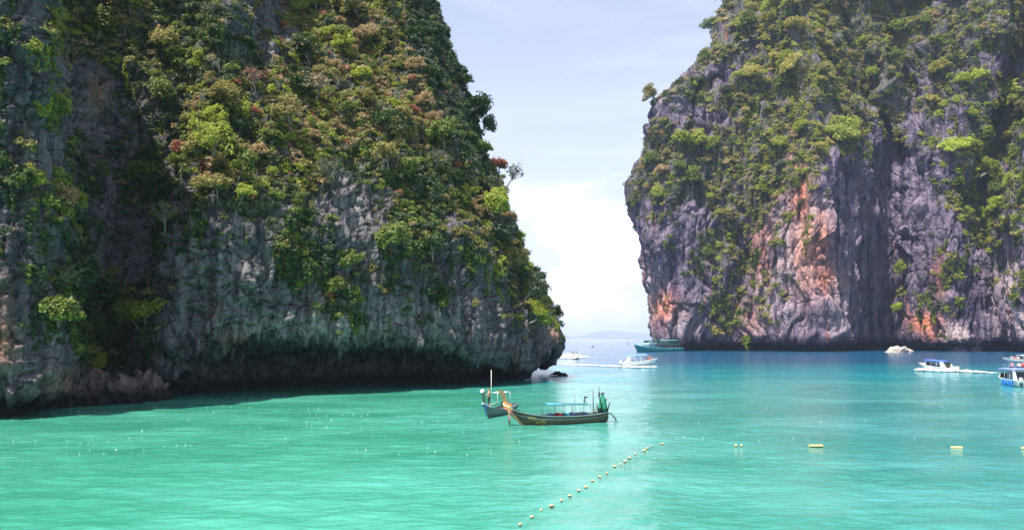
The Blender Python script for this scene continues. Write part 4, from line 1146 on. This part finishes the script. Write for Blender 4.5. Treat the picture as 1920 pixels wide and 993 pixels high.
# --- speedboats
SB = [(0, 1.0, .95, -.25, 1), (.2, 1.12, .95, -.35, 1), (.45, 1.15, 1.0, -.4, .95), (.7, 1.0, 1.12, -.38, .85), (.88, .62, 1.25, -.3, .7), (.97, .22, 1.34, -.2, .6), (1.0, .04, 1.36, -.1, .6)]
def speedboat(root, L, beam, roof_mat, stripe_mat, roof=(.12, .62), zr=2.25, motors=2, trim=0.0, hull=WHITE, cabin=True, posts=True, stripe=True):
    k = beam / 2.3
    tab = resample([(s, hb * k, gz, kz, fl) for (s, hb, gz, kz, fl) in SB], 22)
    body = empty('body'); body.parent = root; body.rotation_euler = (0, -trim, 0)
    body.empty_display_size = .1
    sec = hull_sections(L, tab, 1.6)
    b = MB(); b.loft(sec, cap0=True); hb = b.build('hull', hull, root, True)
    if stripe:
        for sd in (0, 1):
            st = []
            for q in sec:
                p1, p2 = (q[1], q[2]) if sd == 0 else (q[-2], q[-3])
                o_ = Vector((0, .012 if sd == 0 else -.012, 0)); st.append([p1.lerp(p2, .12) + o_, p1.lerp(p2, .95) + o_])
            b = MB(); b.loft(st); b.build('hull_stripe', stripe_mat, hb, True)
    d = MB(); d.loft([[Vector(((t[0] - .5) * L, t[1] * .97, t[2] - .05 - (.35 if t[0] < .66 else 0))), Vector(((t[0] - .5) * L, -t[1] * .97, t[2] - .05 - (.35 if t[0] < .66 else 0)))] for t in tab]); d.build('deck', CREAM, root)
    for kk in (0, -1):
        g = MB(); g.tube([q[kk] for q in sec], .06, 6); g.build('gunwale', CREAM, root, True)
    x0, x1 = (roof[0] - .5) * L, (roof[1] - .5) * L
    hw = .92 * k
    for x in np.linspace(x0 + .2, x1 - .2, 4):
        for sd in (1, -1): tubes(root, 'roof_post', WHITE, [((x, sd * hw * 1.05, .7), (x, sd * hw * .92, zr))], .03)
    curved_roof(root, 'canopy', roof_mat, x0 - .2, x1 + .1, hw * 1.1, zr, .16, .06, .06)
    # raked side wings and windscreen
    for sd in (1, -1):
        b = MB(); y = sd * hw * 1.12
        b.add([(x0 - .9, y, .9), (x0 + .5, y, .9), (x0 + .75, y * .95, zr), (x0 + .15, y * .95, zr), (x0 - .9, y - sd * .1, .9), (x0 + .5, y - sd * .1, .9), (x0 + .75, y * .95 - sd * .1, zr), (x0 + .15, y * .95 - sd * .1, zr)],
              [(0, 1, 2, 3), (4, 7, 6, 5), (0, 4, 5, 1), (1, 5, 6, 2), (2, 6, 7, 3), (3, 7, 4, 0)]); b.build('side_wing', WHITE, root)
    if cabin:
        b = MB(); b.add([(x1 - .1, hw, 1.0), (x1 - .1, -hw, 1.0), (x1 - .6, -hw * .9, 1.75), (x1 - .6, hw * .9, 1.75), (x1 - .16, hw, 1.0), (x1 - .16, -hw, 1.0), (x1 - .66, -hw * .9, 1.75), (x1 - .66, hw * .9, 1.75)],
                        [(0, 1, 2, 3), (7, 6, 5, 4), (0, 4, 5, 1), (2, 6, 7, 3), (1, 5, 6, 2), (3, 7, 4, 0)]); b.build('windscreen', GLASSD, root)
    for i, x in enumerate(np.linspace(x0 + .3, x1 - .8, 4)):
        for sd in (1, -1):
            b = MB(); b.box((x, sd * hw * .6, .80), (.5, .5, .4)); b.box((x - .22, sd * hw * .6, 1.12), (.12, .5, .45)); b.build('seat', NAVYC, root, bevel=.03)
    for i in range(motors):
        y = (i - (motors - 1) / 2) * min(.62, 1.9 * k / max(motors, 1))
        c = MB(); c.loft([[Vector((-L / 2 - .30 + math.cos(a) * .30 * f, y + math.sin(a) * .22 * f, z)) for a in [q * math.pi / 5 for q in range(10)]] for (z, f) in ((.62, .7), (.75, 1), (1.05, 1.05), (1.28, .9), (1.38, .5))], True, True, True)
        mo = c.build('outboard_motor', CREAM, root, True)
        c = MB(); c.box((-L / 2 - .30, y, .25), (.24, .16, .8)); c.box((-L / 2 - .28, y, -.15), (.5, .06, .1)); c.build('motor_leg', DARKM, mo, bevel=.02)
    r = MB(); r.tube([Vector(((t[0] - .5) * L, t[1] * .9, t[2] + .32)) for t in tab if t[0] > .66] + [Vector(((t[0] - .5) * L, -t[1] * .9, t[2] + .32)) for t in reversed(tab) if t[0] > .66], .025, 5); r.build('bow_rail', POLE, root, True)
    bpy.data.objects.remove(body)
    root.rotation_euler = (0, -trim, root.rotation_euler[2])
    bpy.context.view_layer.update()
    return tab
# centre boat running to the right
C1, L1 = place('speedboat', ground(1234, 687.5), ground(1167, 687), 'white speedboat with blue canopy and a row of passengers, running right mid-channel')
speedboat(C1, L1, 2.5, paint('sky_blue_canvas', (.14, .33, .72), .7), paint('pale_grey_paint', (.5, .52, .54), .4), (.18, .72), 2.15, 2, .06)
C1.scale = (1, 1.1, 1.35); bpy.context.view_layer.update()
for i, (x, y, k) in enumerate(((.20, .75, 0), (.245, .62, 1), (.29, .45, 2), (.335, .3, 0), (.26, -.5, 2), (.32, -.25, 3))):
    put_person(SEAT_P[k], C1, (x * L1, y, 1.1), 1.2 if y > 0 else -1.2, ['pink-shirted', 'white-shirted', 'red-shirted', 'navy-shirted'][k] + f' passenger on the mid-channel speedboat, {["nearest the canopy", "second from the canopy", "third from the canopy", "at the very bow", "far side by canopy", "far side near bow"][i]}', 'passengers on the mid-channel speedboat')
put_person(SEAT_P[3], C1, (-.34 * L1, -.5, 1.25), 0, 'navy-shirted person at the stern of the mid-channel speedboat', 'passengers on the mid-channel speedboat')
# boat coming round the end of the near cliff
C2, L2 = place('speedboat', ground(1084, 673), ground(1071, 668), 'white speedboat with dark hull bottom heading in past the near cliff end')
speedboat(C2, 9.0, 3.0, WHITE, paint('dark_navy_paint', (.02, .035, .07), .35), (.2, .7), 2.3, 2, .10)
# right-hand boat with long wake
C3, L3 = place('speedboat', ground(1729, 694), ground(1783, 696), 'white speedboat with blue canopy trailing a long foam wake, right of centre')
C3.rotation_euler[2] = R(114)
speedboat(C3, 8.6, 2.7, ROYAL, paint('lilac_grey_paint', (.55, .52, .56), .4), (.22, .74), 2.25, 3, .06)
b = MB(); b.box((-.30 * 8.6, 0, 1.55), (.06, 2.0, .95), Matrix.Rotation(-.3, 3, 'Y')); b.build('rear_window', GLASSD, C3, bevel=.02)
# large boat seen from its stern at the right edge
C4, L4 = place('speedboat', ground(1930, 716), ground(1889, 737), 'white speedboat with blue fenders and lavender canopy seen from the stern, at right edge')
C4.location = ground(1903, 722); C4.rotation_euler[2] = R(77); bpy.context.view_layer.update()
speedboat(C4, 9.5, 3.3, LAV, WHITE, (.06, .74), 2.45, 4, .0, stripe=False)
for i in range(4):
    f = MB(); x = -3.6 + i * 1.15
    f.tube([(x, 1.62, -.15), (x, 1.68, .15), (x, 1.68, .85), (x, 1.6, 1.1)], [.08, .16, .16, .07], 9); f.build('fender', paint('bright_blue_vinyl', (.02, .17, .6), .4), C4, True)
b = MB(); b.box((-2.2, 0, 1.5), (3.2, 2.5, 1.2)); b.build('shaded_cabin', GLASSD, C4, bevel=.05)  # dark glass box filling the cabin under the canopy
for i, (y, k) in enumerate(((.55, 0), (-.45, 1), (-1.0, 2))):
    put_person(SEAT_P[k], C4, (-1.0 + .2 * i, y, 2.62), .4, ['pink-shirted', 'white-shirted', 'red-shirted'][k] + ' person sitting on the lavender canopy at the right edge', 'people on the lavender canopy')
# boat cut by the right edge, bow pointing left
C5, L5 = place('speedboat', ground(1880, 681), ground(1960, 681), 'white speedboat with grey underside entering from the right edge, bow pointing left')
speedboat(C5, 12.0, 3.0, WHITE, paint('blue_grey_paint', (.22, .30, .42), .4), (.1, .6), 2.3, 2, .03)
for i, (x, y, k) in enumerate(((.20, .6, 0), (.25, .4, 2), (.29, .1, 1), (.16, .7, 1))):
    put_person(SEAT_P[k], C5, (x * 12, y, 1.15), 1.4, ['pink-shirted', 'white-shirted', 'red-shirted'][k] + f' passenger on the bow of the boat entering at right, {["second", "third", "foremost", "hindmost"][i]} in line', 'passengers on the right-edge boat')

# --- two-deck ferry by the far cliff
FR, LF = place('ferry_boat', ground(1191, 659.5), ground(1278, 657.2), 'turquoise two-deck ferry moored below the left end of the far cliff')
LF *= 1.04
TURQ = paint('turquoise_hull_paint', (.015, .28, .30), .4, var=.15, scale=.6)
TURQL = paint('pale_turquoise_trim', (.12, .50, .46), .5, var=.12, scale=.6)
FT = [(0, 2.5, 1.7, -.6, 1), (.2, 2.9, 1.6, -.8, 1), (.5, 3.0, 1.7, -.9, 1), (.75, 2.6, 2.1, -.9, .9), (.9, 1.5, 2.9, -.8, .75), (1, .08, 3.8, -.5, .6)]
tabF = resample(FT, 24); secF = hull_sections(LF, tabF, 3.5)
b = MB(); b.loft(secF, cap0=True); hF = b.build('hull', TURQ, FR, True)
for kk in (0, -1):
    g = MB(); g.tube([q[kk] for q in secF], .16, 6); g.build('gunwale', TURQL, FR, True)
    g = MB(); g.tube([q[1 if kk == 0 else -2] + Vector((0, .05 if kk == 0 else -.05, 0)) for q in secF[:20]], .12, 6); g.build('rub_rail', TURQL, hF, True)
b = MB(); b.loft([[Vector(((t[0] - .5) * LF, t[1] * .96, t[2] - .3)), Vector(((t[0] - .5) * LF, -t[1] * .96, t[2] - .3))] for t in tabF]); b.build('main_deck', CREAM, FR)
b = MB(); b.box((.16 * LF, 0, 2.7), (.22 * LF, 4.4, 2.1), None, .96); cab = b.build('cabin', paint('pale_blue_cabin', (.35, .58, .70), .5, var=.1, scale=.6), FR, bevel=.08)
for sd in (1, -1):
    for i in range(5):
        b = MB(); b.box((.075 * LF + i * 1.15, sd * 2.19, 2.95), (.8, .06, .8)); b.build('window', GLASSD, cab)
b = MB(); b.box((-.02 * LF, 0, 3.9), (.66 * LF, 5.6, .16)); b.build('upper_deck', TURQL, FR, bevel=.03)
for i in range(9):
    for sd in (1, -1): tubes(FR, 'deck_post', CREAM, [((-.34 * LF + i * .052 * LF, sd * 2.7, 1.4), (-.34 * LF + i * .052 * LF, sd * 2.7, 3.9))], .07)
for i in range(7):
    b = MB(); b.box((-.31 * LF + i * 1.75, 0, 2.0), (.7, 4.6, .9)); b.build('bench', [CLOTH['navy'], CLOTH['pink'], CLOTH['dark']][i % 3], FR, bevel=.05)
b = MB(); b.box((.19 * LF, 0, 5.0), (.15 * LF, 3.6, 2.0), None, .92); wh = b.build('wheelhouse', WHITE, FR, bevel=.08)
for sd in (1, -1):
    for i in range(3):
        b = MB(); b.box((.145 * LF + i * 1.2, sd * 1.79, 5.25), (.85, .08, .8)); b.build('window', GLASSD, wh)
for i in range(3):
    b = MB(); b.box((.264 * LF, (i - 1) * 1.0, 5.25), (.1, .8, .8)); b.build('window', GLASSD, wh)
b = MB(); b.box((.17 * LF, 0, 6.12), (.22 * LF, 4.4, .14)); b.build('wheelhouse_roof', TURQL, FR, bevel=.03)
curved_roof(FR, 'sun_awning', TURQL, .06 * LF, -.34 * LF, 2.6, 6.0, .2, .05, .1)
for i in range(6):
    for sd in (1, -1): tubes(FR, 'awning_post', CREAM, [((-.33 * LF + i * .072 * LF, sd * 2.45, 3.95), (-.33 * LF + i * .072 * LF, sd * 2.45, 6.05))], .05)
for z in (4.4, 4.9):
    for sd in (1, -1): tubes(FR, 'railing', TURQL, [((.10 * LF, sd * 2.7, z), (-.34 * LF, sd * 2.7, z))], .045)
tubes(FR, 'mast', CREAM, [((.09 * LF, 0, 6.1), (.09 * LF, 0, 7.6))], .07)
r = MB(); r.tube([Vector(((t[0] - .5) * LF, t[1] * .9, t[2] + .9)) for t in tabF if t[0] > .62] + [Vector(((t[0] - .5) * LF, -t[1] * .9, t[2] + .9)) for t in reversed(tabF) if t[0] > .62], .05, 5); r.build('bow_rail', CREAM, FR, True)

# ================================================================== FOAM (wakes and wash)
def foam_material():
    t = NT('sea_foam')
    n = t.noise(t.coord((1.6, 1.6, 1.6)), 1.0, 6, .7)
    t.link(t.mix(t.ramp(n, .3, .7), (.70, .76, .78), (.86, .88, .88)), t.b.inputs['Base Color']); t.b.inputs['Roughness'].default_value = .85
    al = t.attr('froth')
    fx = t.noise(t.coord((1.1, 1.1, 1.1)), 1.0, 7, .75)
    a = t.ramp(t.math('ADD', al, t.math('MULTIPLY', t.math('SUBTRACT', fx, .5), 1.5)), .30, .52)
    t.link(a, t.b.inputs['Alpha'])
    t.link(t.bump(n, 1.0, .25), t.b.inputs['Normal'])
    return t.m
M_FOAM = foam_material()
def foam(path, widths, heights, dens, label, seed, parent=None):
    pts = [Vector(p) for p in path]; m = 90; k = 22; V = []; D = []
    for i in range(m):
        t = i / (m - 1) * (len(pts) - 1); j = min(int(t), len(pts) - 2); f = t - j
        c = pts[j].lerp(pts[j + 1], f); d = (pts[j + 1] - pts[j]).normalized(); sdv = Vector((-d.y, d.x, 0))
        w = widths[j] * (1 - f) + widths[j + 1] * f; h = heights[j] * (1 - f) + heights[j + 1] * f; de = dens[j] * (1 - f) + dens[j + 1] * f
        for q in range(k):
            e = q / (k - 1) * 2 - 1
            V.append([c.x + sdv.x * e * w, c.y + sdv.y * e * w, h * max(0, 1 - e * e)]); D.append(de * (1 - abs(e) ** 3))
    V = np.array(V); D = np.array(D, np.float32)
    V[:, 2] = V[:, 2] * (.55 + .9 * np.clip(fbm(V * np.array([1.1, 1.1, 0]), seed, 4) + .4, 0, 1.4)) + .09
    idx = np.arange(m * k).reshape(m, k); F = np.stack([idx[:-1, :-1], idx[:-1, 1:], idx[1:, 1:], idx[1:, :-1]], -1).reshape(-1, 4)
    me = npmesh('wake_foam', V, F, M_FOAM, True); a = me.attributes.new('froth', 'FLOAT', 'POINT'); a.data.foreach_set('value', D)
    o = link('wake_foam', me); tag(o, label, 'foam', kind='stuff'); return o
foam([ground(1233, 688.5), ground(1205, 689.5), ground(1165, 688), ground(1110, 685), ground(1040, 682)], [.5, 1.0, 1.0, 1.9, 1.8], [.25, .35, .25, .15, .08], [.5, .85, .8, .58, .38], 'white wake behind the mid-channel speedboat', 1)
foam([ground(1082, 673), ground(1072, 672), ground(1050, 671.5), ground(1030, 671)], [1.4, 2.6, 2.6, 1.8], [.6, 1.3, 1.2, .5], [.8, 1, 1, .8], 'white spray left of the speedboat at the cliff end', 2)
foam([ground(1078, 672.5), ground(1088, 670.5), ground(1104, 670)], [1.2, 2.2, 1.0], [.4, .8, .2], [.7, .95, .4], 'white spray right of the speedboat at the cliff end', 3)
foam([ground(1716, 694), ground(1732, 695.5), ground(1762, 697), ground(1790, 696.5), ground(1830, 698), ground(1868, 700)], [.5, 1.1, .9, 1.0, 1.5, 1.2], [.2, .6, .35, .4, .3, .08], [.55, .9, .7, .9, .8, .5], 'long white wake trailing right from the blue-canopied speedboat', 4)
foam([ground(1870, 737), ground(1884, 739), ground(1900, 739), ground(1925, 739)], [.3, .5, .5, .5], [.04, .06, .06, .06], [.25, .42, .42, .4], 'thin wash round the stern of the right edge speedboat', 5)
foam([ground(1880, 684), ground(1915, 684.5), ground(1960, 684)], [.4, .8, .8], [.1, .2, .2], [.35, .5, .5], 'thin bow wash under the boat entering at right', 6)
foam([ground(1020, 706), ground(1036, 704.5), ground(1052, 704), ground(1064, 704)], [.5, .9, .7, .3], [.1, .15, .12, .05], [.5, .75, .7, .4], 'white wash round the small dark rock', 7)
foam([ground(984, 714), ground(994, 712), ground(1008, 712), ground(1016, 714)], [.5, .8, .7, .4], [.05, .08, .06, .03], [.4, .55, .5, .3], 'white wash at the foot of the cliff end', 8)

# small white specks added as painted sun glints on the ripples
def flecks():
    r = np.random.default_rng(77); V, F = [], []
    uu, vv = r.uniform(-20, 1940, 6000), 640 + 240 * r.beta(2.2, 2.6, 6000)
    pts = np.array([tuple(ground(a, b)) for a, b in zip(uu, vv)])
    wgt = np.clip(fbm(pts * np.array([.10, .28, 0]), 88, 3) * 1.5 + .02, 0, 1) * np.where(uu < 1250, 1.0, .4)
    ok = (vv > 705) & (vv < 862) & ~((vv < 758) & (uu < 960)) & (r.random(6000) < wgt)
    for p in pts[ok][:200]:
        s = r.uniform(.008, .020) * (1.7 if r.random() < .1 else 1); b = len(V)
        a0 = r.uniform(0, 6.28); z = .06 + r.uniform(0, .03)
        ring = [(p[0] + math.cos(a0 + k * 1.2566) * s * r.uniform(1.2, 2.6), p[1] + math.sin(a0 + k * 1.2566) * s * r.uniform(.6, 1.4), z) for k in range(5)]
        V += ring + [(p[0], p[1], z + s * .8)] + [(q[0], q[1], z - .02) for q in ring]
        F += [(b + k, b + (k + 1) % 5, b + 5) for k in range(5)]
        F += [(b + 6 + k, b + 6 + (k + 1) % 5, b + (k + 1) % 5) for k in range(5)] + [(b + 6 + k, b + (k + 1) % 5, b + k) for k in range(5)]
    me = npmesh('sun_glint_flecks', np.array(V), np.array(F), paint('foam_white', (.86, .87, .86), .4, var=.05)); o = link('sun_glint_flecks', me)
    tag(o, 'tiny white specks standing in for sun glints across the bay', 'foam', kind='stuff')
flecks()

# ================================================================== FLOATS
YEL = paint('yellow_float_plastic', (.78, .60, .22), .4, var=.2)
BUFF = paint('buff_float_plastic', (.62, .49, .26), .5, var=.3)
WEED = paint('weedy_float_underside', (.10, .11, .06), .8, var=.3)
def make_float(mat, long=False):
    b = MB()
    prof = [(-.22, .03), (-.2, .09), (-.12, .15), (0, .17), (.12, .15), (.2, .09), (.22, .03)]
    b.loft([[Vector((x, r * math.cos(a), r * math.sin(a))) for a in [k * math.pi / 6 for k in range(12)]] for x, r in prof], True, True, True)
    root = empty('net_float')
    sh = b.build('shell', mat, root, True)
    for sx in (-1, 1):
        c = MB(); c.tube([(sx * .2, 0, 0), (sx * .26, 0, 0)], .045, 8); c.build('eyelet', WEED, root, True)
    g = MB(); g.loft([[Vector((x, (r + .006) * math.cos(a), (r + .006) * math.sin(a))) for a in [math.pi + k * math.pi / 8 for k in range(9)]] for x, r in prof[1:-1]]); g.build('weed_growth', WEED, sh, True)
    return root
def copy_tree(o, parent=None):
    c = o.copy(); col.objects.link(c); c.parent = parent
    for ch in o.children: copy_tree(ch, c)
    return c
FL_B, FL_Y = make_float(BUFF), make_float(YEL)
line = [(975, 985), (997, 971), (1015, 958.5), (1033.5, 950.5), (1052.5, 940), (1068.5, 932), (1085, 922), (1098, 914), (1111, 903.5), (1124, 897), (1138, 889), (1152.5, 875.5), (1164, 872), (1172, 866.5), (1180, 861), (1191, 854), (1206.5, 847), (1209.5, 845), (1213.5, 841.5), (1221, 838.5), (1239, 833), (1244, 833)]
ordn = ['first', 'second', 'third', 'fourth', 'fifth', 'sixth', 'seventh', 'eighth', 'ninth', 'tenth', 'eleventh', 'twelfth', 'thirteenth', 'fourteenth', 'fifteenth', 'sixteenth', 'seventeenth', 'eighteenth', 'nineteenth', 'twentieth', 'twenty-first', 'twenty-second']
rr = random.Random(8)
fb = fy = 0
for i, (u, v) in enumerate(line):
    yel = i in (16, 17); src = FL_Y if yel else FL_B
    if (yel and fy == 0) or (not yel and fb == 0): o = src
    else: o = copy_tree(src)
    if yel: fy += 1
    else: fb += 1
    p = ground(u, v); o.location = (p.x, p.y, .07 + rr.uniform(-.02, .03)); o.rotation_euler = (rr.uniform(-.3, .3), rr.uniform(-.2, .2), rr.uniform(-.5, 1.4)); s = rr.uniform(.34, .44); o.scale = (s, s, s)
    tag(o, f'{"yellow" if yel else "buff"} net float, {ordn[i]} from the bottom of the diagonal float line', 'float', 'floats on the diagonal line')
for (us, v, where) in (((1379.5, 1390), 837, 'pair left of the yellow float row'), ((1519, 1523.5, 1528, 1532.5, 1537, 1541), 837.5, 'tight yellow row of six on the right'), ((1785, 1789.5, 1794, 1798.5, 1802.5), 841, 'yellow cluster of five near the right edge'), ((1917, 1920), 842, 'pair cut by the right edge')):
    for j, u in enumerate(us):
        o = copy_tree(FL_Y); p = ground(u, v); o.location = (p.x, p.y, .07); o.rotation_euler = (0, 0, rr.uniform(-.3, .3)); o.scale = (.36, .62, .62)
        tag(o, f'yellow net float, {ordn[j]} from left in the {where}', 'float', 'yellow floats across the bay')
# rope that strings the diagonal floats together
b = MB(); b.tube([Vector((ground(u, v).x, ground(u, v).y, -.03)) for u, v in line], .014, 5); tag(b.build('float_rope', paint('wet_rope', (.20, .22, .16), .8)), 'thin wet rope stringing the diagonal floats together', 'rope')
# marker floats with flags and spar buoys
def spar(u, v, h, r, label, flag=False):
    p = ground(u, v); root = empty('marker_buoy', p)
    b = MB(); b.loft([[Vector((rr_ * math.cos(a), rr_ * math.sin(a), z)) for a in [k * math.pi / 5 for k in range(10)]] for z, rr_ in ((-.4, r * .5), (-.1, r), (.25, r), (h * .35, r * .55), (h * .4, .05))], True, True, True); b.build('float_body', CLOTH['dark'], root, True)
    tubes(root, 'pole', DARKM, [((0, 0, h * .3), (0, 0, h))], .035)
    if flag:
        f = MB(); f.add([(0, 0, h), (.45, .02, h - .12), (.05, 0, h - .3), (0, .02, h), (.45, .04, h - .12), (.05, .02, h - .3)], [(0, 1, 2), (5, 4, 3), (0, 3, 4, 1), (1, 4, 5, 2), (2, 5, 3, 0)]); f.build('flag', CLOTH['dark'], root)
    tag(root, label, 'buoy')
spar(1123.5, 741, 1.15, .13, 'thin dark spar buoy above the stern of the brown boat')
spar(1096, 752, .6, .12, 'small dark marker float with a flag above the brown boat awning', True)
spar(1111, 650, 2.6, .8, 'small dark buoy far out near the horizon')
spar(1178, 645, 4.5, .6, 'thin marker post far out left of the ferry bow')

# ================================================================== tell alike trees apart
def relabel():
    from collections import defaultdict
    by = defaultdict(list)
    for o in col.objects:
        if 'label' in o and o.get('group', '').startswith('trees on'): by[o['label']].append(o)
    for lab, os_ in by.items():
        if len(os_) < 2: continue
        os_.sort(key=lambda q: float(q.matrix_world.translation.x / q.matrix_world.translation.y))
        for i, o in enumerate(os_):
            o['label'] = f'{lab}, {ordn[i] if i < len(ordn) else "number " + str(i + 1)} from left'
bpy.context.view_layer.update()
relabel()
